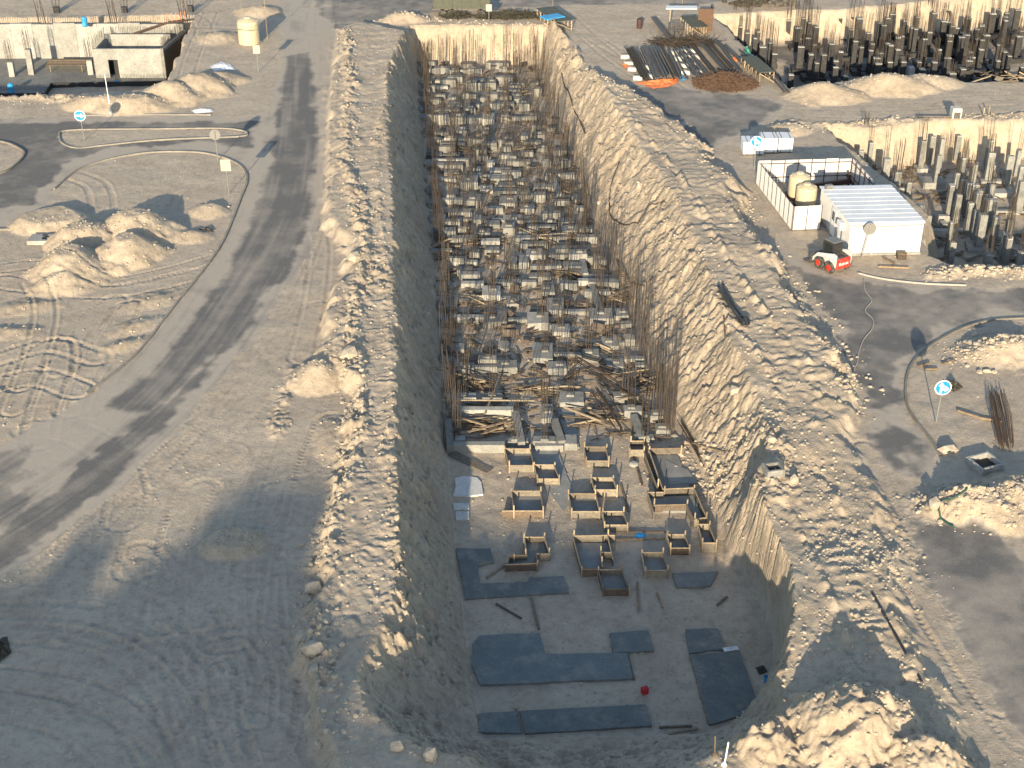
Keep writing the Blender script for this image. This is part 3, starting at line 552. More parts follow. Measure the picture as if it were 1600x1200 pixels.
for ri, rw in enumerate(rows):
    rw.sort(key=lambda t: t[0][0].x)
    for ci, ((c, wx, dp, h), v) in enumerate(rw):
        place = 'alone in its row' if len(rw) == 1 else ('leftmost' if ci == 0 else 'rightmost' if ci == len(rw)-1 else ordn(ci+1)+' from the left')
        lab = 'grey footing block, %s in the %s row from the far end' % (place, ordn(ri+1))
        t = thing('concrete_footing', lab, 'footing', c, random.uniform(-.02, .02), 'concrete footings in the trench')
        mb = MB(); mb.cbox((0, 0, h/2-.05), (wx, dp, h+.1), .03, None, .03)
        mb.build('block', 'conc' if random.random() < .75 else 'concp', t)
        if ci+1 < len(rw) and random.random() < .6:
            (c2, w2, d2, h2), _ = rw[ci+1]; xa = c.x+wx/2; xb = c2.x-w2/2
            if .15 < xb-xa < 3.2 and abs(c2.y-c.y) < (dp+d2)*.45:
                hb = min(h, h2)*random.uniform(.6, .9); mb = MB(); mb.cbox((wx/2+(xb-xa)/2, (c2.y-c.y)*.4, hb/2-.05), (xb-xa-.01, .38, hb+.1), .02, None, .02); mb.build('tie_beam', 'conc', t)
        if wx > .75:
            cx, cy = random.uniform(-.15, .15)*wx, random.uniform(-.1, .15)*dp
            mb = MB(); mb.cbox((cx, cy, h+.05), (.46, .42, .14), .02); mb.build('kicker', 'conc', t)
            child('rebar_cage', random.choice(CAGES), t, (cx, cy, h+.05), (0, 0, random.choice((0, 1.57))), (1, 1, random.uniform(.85, 1.12)))
# smaller blocks between the big ones
occ = [(c.x, c.y, wx, dp) for (c, wx, dp, h), v in items]; EX = []
random.seed(77); tries = 0
while len(EX) < 88 and tries < 9000:
    tries += 1; py = random.uniform(104, 470)**1.0; lx = 652+.1*(py-100)*.95; rx = 842+.335*(py-100)
    c = G(random.uniform(lx+8, rx-6), py, ZF); wx, dp, h = random.uniform(.7, 2.3), random.uniform(.45, .9), random.uniform(.4, .75)
    if all(abs(c.x-a) > (wx+b_)/2+.06 or abs(c.y-b) > (dp+d_)/2+.15 for a, b, b_, d_ in occ): occ.append((c.x, c.y, wx, dp)); EX.append((c, wx, dp, h))
for i, (c, wx, dp, h) in enumerate(sorted(EX, key=lambda e: -e[0].y)):
    t = thing('pad_block', 'low dusty concrete block among the footings, %s counted from the far end' % ordn(i+1), 'block', c, random.uniform(-.04, .04), 'low blocks among the footings')
    mb = MB(); mb.cbox((0, 0, h/2-.05), (wx, dp, h+.1), .03, None, .03); mb.build('block', 'conc', t)
    if random.random() < .7: child('rebar_cage', random.choice(CAGES), t, (0, 0, h-.05), (0, 0, random.choice((0, 1.57))), (1, 1, random.uniform(.7, 1.1)))
# tie beams: seen front edges (x0, x1, back, front top, bottom)
BEAMS = '''680 707 124 126 132;665 700 133 135 141;668 702 178 181 195;716 739 217 220 226;675 733 246 250 261;745 794 271 275 283;681 724 309 312 322;692 746 405 410 418;720 756 441 443 450;780 838 436 441 450;903 965 431 442 453;702 756 493 496 506;976 1008 557 562 568;719 802 637 641 655;702 789 692 696 708;836 880 693 697 706;700 716 150 153 160;765 800 160 163 170;780 812 240 243 248;838 872 285 288 294'''
for i, ln in enumerate(sorted(BEAMS.split(';'), key=lambda s: float(s.split()[4]))):
    v = [float(t) for t in ln.split()]; c, wx, dp, h = fbox(*v); mb = MB(c); mb.cbox(c+Vector((0, 0, h/2-.05)), (wx, min(dp, .45), h+.1), .02, None, .02)
    tag(mb.build('tie_beam', 'concp'), 'pale concrete tie beam running across the trench, %s from the far end' % ('first' if i == 0 else ordn(i+1)), 'beam', 'tie beams in the trench')
for (a, b, lab) in (((864, 274), (874, 304), 'sloping concrete strap beam left of the long block near the right trench side'), ((925, 444), (938, 484), 'strap beam running toward the camera from the wide right beam'), ((805, 643), (815, 692), 'strap beam at the right of the timber filled bay'), ((700, 655), (704, 698), 'strap beam along the left trench side beside the timber filled bay'), ((866, 655), (878, 690), 'strap beam between the two nearest bays'), ((990, 648), (1004, 684), 'strap beam on the right near the wooden boxes'), ((908, 400), (915, 428), 'short strap beam in front of the tall right block')):
    a = G(*a, ZF+.5); b = G(*b, ZF+.5); mb = MB((a.x, a.y, ZF)); mb.beam(a-Vector((0, 0, .25)), b-Vector((0, 0, .25)), .42, .62); tag(mb.build('strap_beam', 'conc'), lab, 'beam')
# extra standing bars along both trench sides
random.seed(9)
for side, line, n in (('left', [(657, 120), (664, 250), (676, 380), (688, 500), (696, 620), (703, 690)], 11), ('right', [(838, 110), (862, 180), (900, 290), (940, 380), (985, 480), (1010, 560), (1040, 640), (1055, 680)], 22)):
    pl = PW(smooth_line(line), ZF)
    for i in range(n):
        q = pl[int(i*(len(pl)-1)/(n-1))]; x = q[0]+(.35 if side == 'left' else -.3); 
        t = thing('starter_bars', 'upright bundle of rusty bars along the %s trench side, %s from the far end' % (side, ordn(i+1)), 'rebar', (x, q[1], gz(x, q[1])), 0, 'starter bars beside the trench walls')
        child('bar_group', random.choice(CAGES), t, (0, 0, 0), (random.uniform(-.04, .04), random.uniform(-.06, .06), random.uniform(0, 3)), (1.1, 1.1, random.uniform(.9, 1.25)))
# ------------------------------------------------------------------ wood in the trench
def plank_mesh(L, wd, th, mat):
    mb = MB(); mb.cbox((0, 0, 0), (L, wd, th), .006); return mb.mesh('plank', mat)
PLK = [plank_mesh(L, wd, th, mt) for L, wd, th, mt in ((2.4, .12, .05, 'wood'), (1.8, .2, .03, 'wood'), (3.2, .10, .07, 'lath'), (1.3, .6, .02, 'form'), (1.0, .1, .05, 'wood'), (2.0, .09, .09, 'lath'), (1.2, .3, .02, 'formd'), (2.8, .15, .04, 'wood'))]
PILES = [((760, 378), 1.9, .7, 18, 'timber pile between footings left of the trench middle'), ((860, 372), 2.4, .9, 26, 'broad pile of light boards in the middle of the trench'), ((690, 385), 1.3, .6, 9, 'short boards stacked at the left trench side'), ((690, 402), 1.2, .5, 7, 'boards under the short stack at the left trench side'), ((885, 425), 1.3, .9, 16, 'jumbled boards between two blocks right of the trench middle'), ((760, 668), 1.9, 1.0, 30, 'dark broken boards dumped inside the front left bay'), ((930, 655), 1.2, .8, 18, 'heap of split boards in front of the right hand bays'), ((735, 603), 2.6, .5, 16, 'long boards lying across the second bay'), ((855, 610), 2.2, .5, 14, 'dark shutter boards beside the second bay'), ((735, 235), 2.6, .5, 14, 'thin pile of timber in the far left of the trench'), ((835, 232), 1.6, .7, 14, 'brown timber offcuts near the far right side'), ((800, 148), 1.8, .7, 14, 'timber offcuts close to the far end'), ((975, 465), 1.2, .6, 10, 'loose boards against the right slope'), ((735, 470), 1.1, .6, 10, 'open crate of boards between left footings'), ((1000, 590), 1.4, .6, 10, 'scattered boards at the right slope foot'), ((925, 545), 1.1, .4, 8, 'laths beside a footing right of the middle'), ((720, 425), 1.2, .6, 10, 'grey boards between the left footings'), ((790, 125), 1.4, .5, 8, 'light boards at the far wall'), ((1030, 605), 1.0, .5, 8, 'offcuts beside the right bars'), ((885, 300), 1.2, .5, 9, 'split laths near the far right beams')]
random.seed(33)
for (px, py), rx, ry, n, lab in PILES:
    c = G(px, py, ZF+.1); t = thing('timber_pile', lab, 'timber', (c.x, c.y, ZF), 0, 'timber in the trench'); main = random.uniform(-.3, .3)
    for i in range(n):
        z = .06+.4*(i/n)*random.random()+.2*random.random()
        child('plank', random.choice(PLK), t, (random.uniform(-.7, .7)*rx, random.uniform(-.7, .7)*ry, z), (random.gauss(0, .14), random.gauss(0, .12), main+random.gauss(0, .6)), (random.uniform(.45, 1), 1, 1))
LOOSE = [((672, 608), (698, 585), 'white lath leaning on the left bank by the second bay', 'lath'), ((682, 598), (760, 608), 'long yellow lath lying across the second bay', 'lath'), ((690, 640), (835, 639), 'straight batten along the top of the front bay', 'lath'), ((758, 660), (782, 598), 'leaning ladder of two battens in the front bay', 'wood'), ((818, 600), (845, 625), 'grey board tilted between bays', 'wood'), ((785, 602), (793, 632), 'narrow board standing on edge by the second bay', 'wood'), ((705, 710), (765, 738), 'long grey form panel lying below the front beam', 'form'), ((960, 640), (1000, 628), 'pale board across the right bay', 'lath'), ((862, 365), (900, 361), 'short pale batten at the right of the board pile', 'lath'), ((775, 945), (815, 968), 'brown board on the shaded sand below the L shaped pad', 'formd'), ((996, 912), (998, 955), 'two thin battens standing in the shaded sand', 'wood'), ((1026, 927), (1036, 950), 'thin grey batten lying right of the standing pair', 'wood'), ((830, 935), (842, 985), 'batten edging the lower left pad', 'wood'), ((1120, 947), (1136, 933), 'short board stub near the right wall', 'wood'), ((990, 712), (1003, 760), 'long pole on the sand between the box forms', 'wood'), ((970, 758), (982, 800), 'thin pole right of the middle forms', 'wood'), ((1070, 690), (1130, 750), 'timber pole down the stony slope', 'wood'), ((1120, 575), (1124, 632), 'stick standing on the right slope', 'wood'), ((1030, 1138), (1081, 1136), 'low batten beside the ramp', 'wood'), ((1045, 1152), (1090, 1140), 'crossed batten at the ramp foot', 'wood'), ((960, 832), (1040, 832), 'long straight edge board on the sand', 'wood'), ((960, 845), (1040, 842), 'second edge board below the long one', 'wood'), ((806, 1110), (815, 1148), 'batten dividing the bottom pads', 'wood'), ((838, 1112), (850, 1124), 'pale lath on the bottom pad', 'lath'), ((1078, 1025), (1108, 1134), 'edge board along the big right pad', 'wood'), ((980, 1022), (990, 1064), 'edge board at the end of the long pad', 'wood'), ((855, 735), (870, 715), 'thin board beside the middle forms', 'wood'), ((795, 880), (760, 905), 'board edging the heap in the L shaped pad', 'wood')]
for a, b, lab, mt in LOOSE:
    A = G(*a, ZF); Bq = G(*b, ZF); A.z = gz(A.x, A.y); Bq.z = gz(Bq.x, Bq.y)
    if 'leaning' in lab or 'across' in lab or 'along the top' in lab: A.z = max(A.z, ZF+.1)+.5; Bq.z = max(Bq.z, ZF)+.6
    else: A.z += .06; Bq.z += .06
    mb = MB(A); mb.beam(A, Bq, .11 if mt != 'form' else .6, .05); tag(mb.build('plank', mt), lab, 'plank')
random.seed(88)
mbw = MB(); mbs = MB(); mbd = MB()
for i in range(1500):
    py = random.uniform(104, 690); lx = 656+.082*(py-100); rx = 840+.34*(py-100); c = G(random.uniform(lx, rx), py, ZF); z = gz(c.x, c.y)
    if z > ZF+.4: continue
    a = random.uniform(0, 3.14) if random.random() < .4 else random.gauss(0, .3); L = random.uniform(.2, 1.3); d = Vector((math.cos(a), math.sin(a), random.gauss(0, .1)))*L/2; q = Vector((c.x, c.y, z+.06+random.random()*.1))
    (mbw if i % 3 else mbd).beam(q-d, q+d, random.choice((.05, .09, .14)), .03)
for i in range(150):  # dark tilted panels added to deepen the shaded gaps between footings
    py = random.uniform(104, 600); lx = 656+.082*(py-100); rx = 840+.34*(py-100); c = G(random.uniform(lx, rx), py, ZF); z = gz(c.x, c.y)
    if z > ZF+.4: continue
    mbd.box((c.x, c.y, z+.15+random.random()*.3), (random.uniform(.4, 1.1), random.uniform(.3, .7), .03), Matrix.Rotation(random.uniform(0, 6.28), 3, 'Z') @ Matrix.Rotation(random.gauss(0, .6), 3, 'X'))
for i in range(1800):
    py = random.uniform(104, 1130); lx = 656+.082*(py-100); rx = 840+.34*(py-100); c = G(random.uniform(lx, rx), py, ZF); z = gz(c.x, c.y)
    if z < ZF+.5: mbs.rock((c.x, c.y, z+.01), .02+.1*random.random()**3)
mbw.build('wood_scraps', 'wood', kind='stuff', label='wood scraps littering the trench floor between the footings', category='debris'); mbd.build('shade_scraps', 'formd', kind='stuff', label='dark board scraps added between the footings, standing in for shaded gaps', category='debris'); mbs.build('pebbles', 'rock', kind='stuff', label='pebbles over the trench floor', category='gravel')
mbs = MB()
for i in range(2600):
    px, py = random.uniform(-60, 1660), random.uniform(60, 1230); c = GG(px, py)
    ii = int(np.clip(math.log(c.y/Y0)/K, 0, NR-1)); jj = int(np.clip((c.x/halfw(yr[ii])+1)/2*(NC-1), 0, NC-1))
    if c.z > -1.5 and road[ii, jj] < .2: mbs.rock((c.x, c.y, c.z), .015+.085*random.random()**4)
mbs.build('pebbles', 'rock', kind='stuff', label='pebbles scattered over the open sand', category='gravel')
mbw = MB()
for i in range(420):
    px, py = random.uniform(1320, 1640), random.uniform(235, 415); c = G(px, py, -3.3); z = gz(c.x, c.y)
    if z > -2.9: continue
    a = random.uniform(0, 3.14); L = random.uniform(.3, 1.8); d = Vector((math.cos(a), math.sin(a), random.gauss(0, .12)))*L/2; q = Vector((c.x, c.y, z+.08+random.random()*.15)); mbw.beam(q-d, q+d, random.choice((.05, .1, .3)), .03)
mbw.build('wood_scraps', 'wood', kind='stuff', label='wood scraps on the floor of the pit behind the cabin', category='debris')
# ------------------------------------------------------------------ formwork boxes
def formwork(lab, segs, stakes=(), h=.5, fill=None, dark=()):
    zt = ZF+h; A = G(*segs[0][0], zt); t = thing('formwork_box', lab, 'formwork', (A.x, A.y, ZF), 0, 'timber formwork boxes'); o = Vector((A.x, A.y, ZF))
    for i, (a, b) in enumerate(segs):
        a = G(*a, zt); b = G(*b, zt); d = (b-a).normalized(); a = a-d*.03; b = b+d*.03
        mid = Vector((0, 0, -h/2+.0)); mb = MB(o); mb.beam(a+mid, b+mid, .035, h-.03); mb.build('board', 'formd' if i in dark else 'form', t)
        n = Vector((d.y, -d.x, 0))*.03; mb = MB(o); mb.beam(a+n-Vector((0, 0, .03)), b+n-Vector((0, 0, .03)), .04, .05); mb.build('batten', 'lath', t)
    for s in stakes:
        p = G(*s, zt); mb = MB(o); mb.beam((p.x, p.y-.06, ZF-.1), (p.x+random.uniform(-.04, .04), p.y-.06, zt+random.uniform(.15, .35)), .07, .07); mb.build('stake', 'lath', t)
    if fill:
        f = [G(*p, zt) for p in fill]; mb = MB(o); mb.prism([(p.x, p.y) for p in f], ZF-.05, ZF+.13); mb.build('concrete_fill', 'fill', t)
def rect(bx0, bx1, by, fx0, fx1, fy, lab, dark=(), h=.5, ext=0):
    q = [(bx0, by), (bx1, by), (fx1, fy), (fx0, fy)]
    formwork(lab, [(q[0], q[1]), (q[1], q[2]), ((fx0-ext, fy), (fx1, fy)), (q[0], q[3])], q, h, q, dark)
rect(789, 829, 700, 796, 834, 726, 'box form at the top left of the formwork group', (3,))
rect(835, 866, 725, 840, 874, 747, 'small box form tucked right of the top left box')
rect(800, 845, 766, 803, 849, 797, 'box form with a reddish front board on the left', (2,), .5, 18)
rect(889, 931, 770, 893, 937, 798, 'box form with wet base in the middle of the group')
rect(913, 947, 697, 916, 951, 719, 'box form at the top centre of the group')
rect(924, 958, 745, 929, 964, 764, 'box form just below the top centre box')
rect(942, 974, 798, 945, 981, 819, 'small box form touching the middle box at lower right')
rect(985, 1006, 688, 984, 1006, 702, 'low narrow box form beside the large right form')
formwork('large open form with a long left board at the right', [((1014, 700), (1068, 699)), ((1014, 700), (1036, 763)), ((1036, 763), (1085, 761)), ((1007, 706), (1027, 760))], [(1014, 700), (1064, 699), (1038, 763), (1085, 760), (1028, 755)], .55, [(1010, 702), (1060, 701), (1082, 761), (1037, 762)])
formwork('L shaped form at the right with a brown front board', [((1012, 768), (1022, 800)), ((1022, 788), (1073, 787)), ((1085, 762), (1104, 806)), ((1073, 787), (1085, 812)), ((1085, 810), (1104, 807)), ((1012, 768), (1036, 768))], [(1012, 764), (1022, 786), (1073, 785), (1086, 808), (1103, 806)], .55, [(1014, 767), (1084, 764), (1102, 806), (1086, 808), (1074, 788), (1024, 788)], (1,))
rect(1091, 1108, 818, 1098, 1119, 847, 'narrow deep form at the right end by the slope', (), .6)
rect(1042, 1070, 834, 1048, 1078, 855, 'small square form near the right end', (2,))
formwork('cross shaped form at the left above the L shaped pad', [((820, 838), (851, 838)), ((820, 838), (823, 866)), ((797, 867), (823, 866)), ((797, 867), (793, 880)), ((790, 881), (839, 879)), ((851, 838), (859, 864)), ((838, 864), (859, 864)), ((838, 864), (841, 878))], [(818, 838), (850, 836), (822, 864), (858, 860), (839, 880), (804, 868)], .5, [(821, 839), (850, 839), (857, 863), (838, 864), (840, 878), (794, 880), (798, 868), (823, 866)], (4,))
formwork('big form with a step on its right in the middle of the lower group', [((897, 836), (960, 835)), ((896, 838), (908, 884)), ((950, 836), (958, 872)), ((940, 862), (956, 862)), ((939, 861), (942, 884)), ((909, 888), (936, 888))], [(897, 834), (951, 834), (939, 858), (941, 876), (909, 888)], .55, [(898, 838), (949, 838), (957, 862), (940, 864), (941, 886), (909, 886)], (5,))
rect(935, 972, 889, 943, 984, 919, 'lowest box form on the shaded floor', (2,))
rect(1003, 1036, 862, 1008, 1044, 890, 'faint box form in shade right of the big stepped form')
# ------------------------------------------------------------------ pads
PADS = [([(713, 858), (766, 858), (772, 879), (746, 885), (750, 913), (824, 910), (828, 904), (880, 901), (889, 927), (830, 930), (727, 937)], 'wet', 'L shaped dark concrete pad around a sand heap', .07), ([(738, 1007), (750, 994), (843, 990), (852, 1023), (980, 1021), (988, 1061), (750, 1071), (738, 1042)], 'wet', 'long stepped dark concrete pad across the shaded floor', .07),
        ([(953, 990), (1013, 986), (1021, 1017), (957, 1021)], 'wet', 'small square dark pad above the long stepped pad', .075), ([(1071, 984), (1122, 983), (1132, 1015), (1077, 1021)], 'wet', 'square dark pad above the big right pad', .075), ([(1079, 1025), (1155, 1019), (1188, 1110), (1108, 1133)], 'wet', 'big dark concrete pad at the lower right of the floor', .07), ([(748, 1116), (806, 1112), (814, 1147), (748, 1145)], 'wet', 'short dark pad at the bottom left of the floor', .07), ([(812, 1112), (1009, 1102), (1018, 1135), (820, 1147)], 'wet', 'long narrow dark pad at the bottom of the floor', .07), ([(1050, 897), (1122, 894), (1110, 916), (1058, 918)], 'wet', 'dark pad beside the right wall below the small form', .07),
        ([(711, 748), (725, 745), (745, 747), (752, 754), (755, 773), (730, 776), (708, 775), (712, 760)], 'plaster', 'white cement spill at the foot of the left slope', .05), ([(708, 787), (733, 787), (733, 796), (709, 797)], 'plaster', 'small white cement strip below the larger spill', .05), ([(712, 800), (733, 800), (733, 812), (713, 813)], 'plaster', 'lowest white cement patch on the left', .05), ([(870, 640), (890, 700), (905, 700), (895, 640)], 'fill', 'grey blinding strip between the nearest footings', .05), ([(800, 690), (870, 700), (900, 780), (880, 800), (820, 720)], 'fill', 'grey blinding patch among the upper forms', .04), ([(1040, 720), (1075, 735), (1090, 755), (1045, 758)], 'fill', 'grey blinding inside the large open form', .1)]
for pts, mt, lab, h in PADS:
    P = [G(x, y, ZF+h) for x, y in pts]; c = sum(P, Vector())/len(P); mb = MB((c.x, c.y, ZF)); Q = []
    for a, b in zip(P, P[1:]+P[:1]):
        for k in range(5):
            q = a.lerp(b, k/5); Q.append((q.x+random.gauss(0, .012), q.y+random.gauss(0, .012)))
    mb.prism(Q, ZF-.2, ZF+h+.05); tag(mb.build('concrete_pad', mt), lab, 'concrete pad')
def small(px, py, z=None): 
    return GG(px, py) if z is None else G(px, py, z)
p = G(1007, 1083, ZF); p.z = gz(p.x, p.y); t = thing('jerrycan', 'red plastic jerrycan on the trench floor below the long pad', 'jerrycan', p, .4)
mb = MB(); mb.cbox((0, 0, .17), (.30, .22, .34), .04); mb.build('body', 'redp', t); mb = MB(); mb.tube([(-.1, 0, .32), (-.1, 0, .40), (.06, 0, .40), (.06, 0, .32)], .02); mb.build('handle', 'redp', t); mb = MB(); mb.lathe((.1, 0, .33), [(.03, 0), (.03, .06)], 8); mb.build('cap', 'pipe', t)
p = G(1197, 1067, ZF); p.z = gz(p.x, p.y); t = thing('bucket', 'teal bucket under the right wall', 'bucket', p); mb = MB(); mb.lathe((0, 0, 0), [(.11, 0), (.15, .3), (.15, .32), (.13, .32), (.1, .05)], 14); mb.build('body', 'bluet', t); mb = MB(); mb.tube([(-.15, 0, .3), (0, -.12, .36), (.15, 0, .3)], .008); mb.build('handle', 'steel', t)
p = G(990, 727, ZF); mb = MB(p); mb.lathe(p, [(.24, 0), (.3, .08), (.26, .17), (.14, .22), (.05, .23)], 9); tag(mb.build('cement_sack', 'concp'), 'plump white sack between the upper box forms', 'sack')
# lying rebar bundles and ladders in the trench
def barbundle(a, b, z, n, lab, r=.25, sag=0, mat='rust', name='rebar_bundle', thick=.016):
    A = G(*a, z); Bq = G(*b, z); mb = MB(A); d = (Bq-A).normalized(); s = Vector((d.y, -d.x, 0))
    for i in range(n):
        o = s*random.uniform(-r, r)+Vector((0, 0, random.uniform(0, r*.8))); e = d*random.uniform(-.4, .4)
        mb.tube([A+o+e, A.lerp(Bq, .5)+o*1.2+Vector((0, 0, sag)), Bq+o*.9+e], thick, 4, False)
    return tag(mb.build(name, mat), lab, 'rebar')
random.seed(14)
barbundle((898, 562), (1000, 628), ZF+.75, 26, 'dark diagonal rebar cage lying across the trench', .28)
barbundle((930, 612), (968, 672), ZF+.6, 24, 'second dark rebar cage lying toward the camera', .28)
barbundle((1062, 660), (1105, 735), ZF+.3, 12, 'bars lying along the foot of the right slope', .15)
p1, p2 = G(962, 418, ZF+.9), G(986, 456, ZF+.3); t = thing('ladder', 'timber ladder lying against the right trench slope', 'ladder', p2); d = p2-p1; s = Vector((-d.y, d.x, 0)).normalized()*.28
for k in (-1, 1): mb = MB(p2); mb.beam(p1+s*k, p2+s*k, .06, .09); mb.build('rail', 'wood', t)
for i in range(13): q = p1+d*((i+.5)/13); mb = MB(p2); mb.beam(q-s, q+s, .05, .04); mb.build('rung', 'lath', t)
# ------------------------------------------------------------------ pit with black columns
def colset(lst, zf, ztop, mat, name, cat, where, colr, wd, rebar, sd, foot=True):
    random.seed(sd); it = []
    for px, py in lst:
        z = ztop+random.uniform(-.25, .25); p = G(px, py, z); it.append((p, z))
    it.sort(key=lambda q: -q[0].y); nb = 7; per = math.ceil(len(it)/nb); 
    for b in range(nb):
        band = sorted(it[b*per:(b+1)*per], key=lambda q: q[0].x)
        for i, (p, z) in enumerate(band):
            wx = wd*random.choice((.8, 1, 1, 1.3)); wy = wd*random.choice((.8, 1, 1.2)); h = z-zf
            lab = '%s column, %s, %s from left in the %s band from the back' % (colr, where, ordn(i+1), ordn(b+1))
            t = thing(name, lab, cat, (p.x, p.y, zf), random.uniform(-.05, .05), '%s columns in the %s' % (colr, where))
            if foot:
                mb = MB(); mb.cbox((0, 0, .2), (1.5, 1.5, .55), .03); mb.build('footing', mat, t)
            mb = MB(); mb.cbox((0, 0, h/2+.1), (wx, wy, h-.2), .02); mb.build('shaft', mat, t)
            mb = MB(); mb.cbox((0, 0, h+.04), (wx*.97, wy*.97, .09), .02, None, .02); mb.build('column_head', 'concp', t)
            if random.random() < rebar: child('rebar_cage', random.choice(CAGES), t, (0, 0, h+.05), (0, 0, 0), (wx/.42*.85, wy/.42*.85, random.uniform(.38, .62)))
A1 = [(110, 185), (175, 270), (225, 165), (262, 190), (245, 330), (350, 320), (320, 385), (395, 470), (475, 430), (515, 540), (655, 205), (738, 145), (805, 185), (832, 150), (750, 280), (935, 270), (1115, 150), (1170, 180), (780, 470), (850, 385), (880, 545), (912, 450), (935, 630), (1010, 550), (1085, 440), (1280, 295), (1365, 185), (1325, 415), (1385, 475), (1125, 675), (1228, 765), (680, 750), (1490, 440)]
A2 = [(140, 265), (180, 192), (180, 455), (105, 555), (85, 665), (205, 650), (235, 150), (335, 80), (330, 380), (290, 395), (288, 520), (360, 220), (440, 290), (478, 80), (492, 180), (620, 105), (668, 140), (570, 410), (540, 725), (770, 225), (812, 105), (720, 520), (670, 650), (860, 275), (830, 430), (805, 605), (855, 765), (900, 295), (965, 345), (1000, 365), (965, 720), (1030, 635), (1045, 545), (1110, 305), (1120, 410), (1155, 515), (1210, 370), (1275, 145), (1335, 100), (1410, 215), (1420, 140), (1540, 105), (1330, 635), (1405, 540), (1540, 380), (1575, 325), (1580, 700), (1340, 470)]
random.seed(91)
colset([(random.uniform(1235, 1596), random.uniform(22, 100)) for _ in range(24)]+[(1130+a/6.4, b/6.4) for a, b in A1]+[(1360+a/6.667, b/6.667) for a, b in A2], ZA, -.85, 'black', 'bitumen_column', 'column', 'upper right pit', 'black', .5, .85, 3)
for a, b, lab in (((1232, 62), (1246, 62), 'first'), ((1290, 58), (1325, 58), 'second'), ((1310, 95), (1340, 95), 'third'), ((1400, 62), (1440, 70), 'fourth'), ((1470, 112), (1540, 115), 'fifth'), ((1480, 75), (1500, 90), 'sixth'), ((1545, 60), (1590, 55), 'seventh')):
    A = G(*a, ZA+.4); Bq = G(*b, ZA+.4); mb = MB((A.x, A.y, ZA)); mb.beam(A, Bq, .5, .7); tag(mb.build('ground_beam', 'black'), 'black coated ground beam in the upper right pit, %s from the left' % lab, 'beam', 'black ground beams')
# ------------------------------------------------------------------ pit with grey columns
B1 = [(130, 150), (258, 160), (310, 220), (230, 280), (432, 345), (520, 450), (542, 575), (605, 530), (690, 705), (720, 205), (792, 170), (840, 320), (868, 190), (995, 165), (1240, 200), (1030, 340), (1120, 392), (982, 460), (940, 550), (1032, 510), (1080, 535), (1122, 545), (1160, 592), (1215, 660), (1258, 545), (1088, 690), (1185, 780), (758, 790), (948, 1000), (1390, 820), (1388, 968), (1400, 325), (1465, 275), (1482, 405), (1495, 520), (1225, 1090), (1480, 1075)]
random.seed(92)
colset([(random.uniform(1480, 1596), random.uniform(215, 370)) for _ in range(12)]+[(1300+a/5, 180+b/5) for a, b in B1], ZB, -.75, 'conc', 'concrete_column', 'column', 'pit behind the cabin', 'grey', .42, .6, 4, False)
for i, ln in enumerate(sorted('1432 1454 257 264 270;1442 1478 275 286 295;1530 1560 252 259 267;1533 1576 279 284 289;1540 1584 294 302 309;1552 1600 327 330 336;1460 1483 334 338 346;1472 1480 344 350 356;1500 1516 262 268 276;1560 1600 262 268 274;1456 1520 358 361 366;1512 1540 386 390 396'.split(';'), key=lambda q: float(q.split()[4]))):
    v = [float(q) for q in ln.split()]; c, wx, dp, h = fbox(*v, ZB); mb = MB(c); mb.cbox(c+Vector((0, 0, h/2-.05)), (wx, dp, h+.1), .03, None, .02)
    tag(mb.build('pit_footing', 'concp'), 'pale concrete footing slab among the grey columns, %s from the back' % ordn(i+1), 'footing', 'footing slabs behind the cabin')
p = G(1532, 238, ZB); t = thing('scaffold_tower', 'yellow timber prop bundle standing at the back of the grey column pit', 'scaffold', p)
for k in range(9): mb = MB(); x = random.uniform(-.4, .4); mb.beam((x, 0, 0), (x+random.uniform(-.3, .3), random.uniform(-.2, .2), random.uniform(3, 4.2)), .08, .08); mb.build('prop', 'lath', t)
p = G(1500, 239, ZB); t = thing('shutter_frame', 'wide wooden shutter frame leaning on the pit back wall', 'formwork', p)
for k in range(5): mb = MB(); mb.beam((-1.4, .1, .5+k*.65), (1.4, .1, .5+k*.65+random.uniform(-.1, .1)), .07, .1); mb.build('waler', 'wood', t)
for k in range(2): mb = MB(); mb.beam((-1.2+2.4*k, 0, 0), (-1.2+2.4*k, 0, 3.3), .09, .09); mb.build('post', 'lath', t)
# ------------------------------------------------------------------ basement at top left
def wallseg(a, b, z0, z1, th, name, mat, parent, o):
    mb = MB(o); A = Vector((a[0], a[1], (z0+z1)/2)); Bq = Vector((b[0], b[1], (z0+z1)/2)); mb.beam(A, Bq, th, z1-z0); return mb.build(name, mat, parent)
o = G(150, 100, ZC); T = thing('basement_shell', 'concrete basement with tall retaining walls in the upper left pit', 'basement', o)
bl = G(-120, 37.5, 0); br = G(288, 36, 0); fr_ = G(258, 122, ZC+.4)
x0 = bl.x; n = 12
for i in range(n):
    xa = bl.x+(br.x-bl.x)*i/n; xb = bl.x+(br.x-bl.x)*(i+1)/n-.02
    wallseg((xa, bl.y+random.uniform(-.02, .02)), (xb, bl.y), ZC, .05+random.uniform(-.1, .1), .3, 'wall_panel', 'concp', T, o)
wallseg((br.x, br.y-.2), (fr_.x, fr_.y), ZC, -.6, .3, 'side_wall', 'conc', T, o); wallseg((br.x+.25, br.y), (fr_.x+.25, fr_.y-.3), ZC, -.9, .06, 'side_membrane', 'membrane_hole', T, o)
sl_ = [G(x, y, ZC+.5) for x, y in ((-120, 146), (70, 145), (80, 129), (258, 126))]
mb = MB(o); mb.prism([(p.x, p.y) for p in sl_]+[(fr_.x, fr_.y+1), (br.x, br.y-.3), (bl.x, bl.y-.3)], ZC-.1, ZC+.42); mb.build('base_slab', 'fill', T)
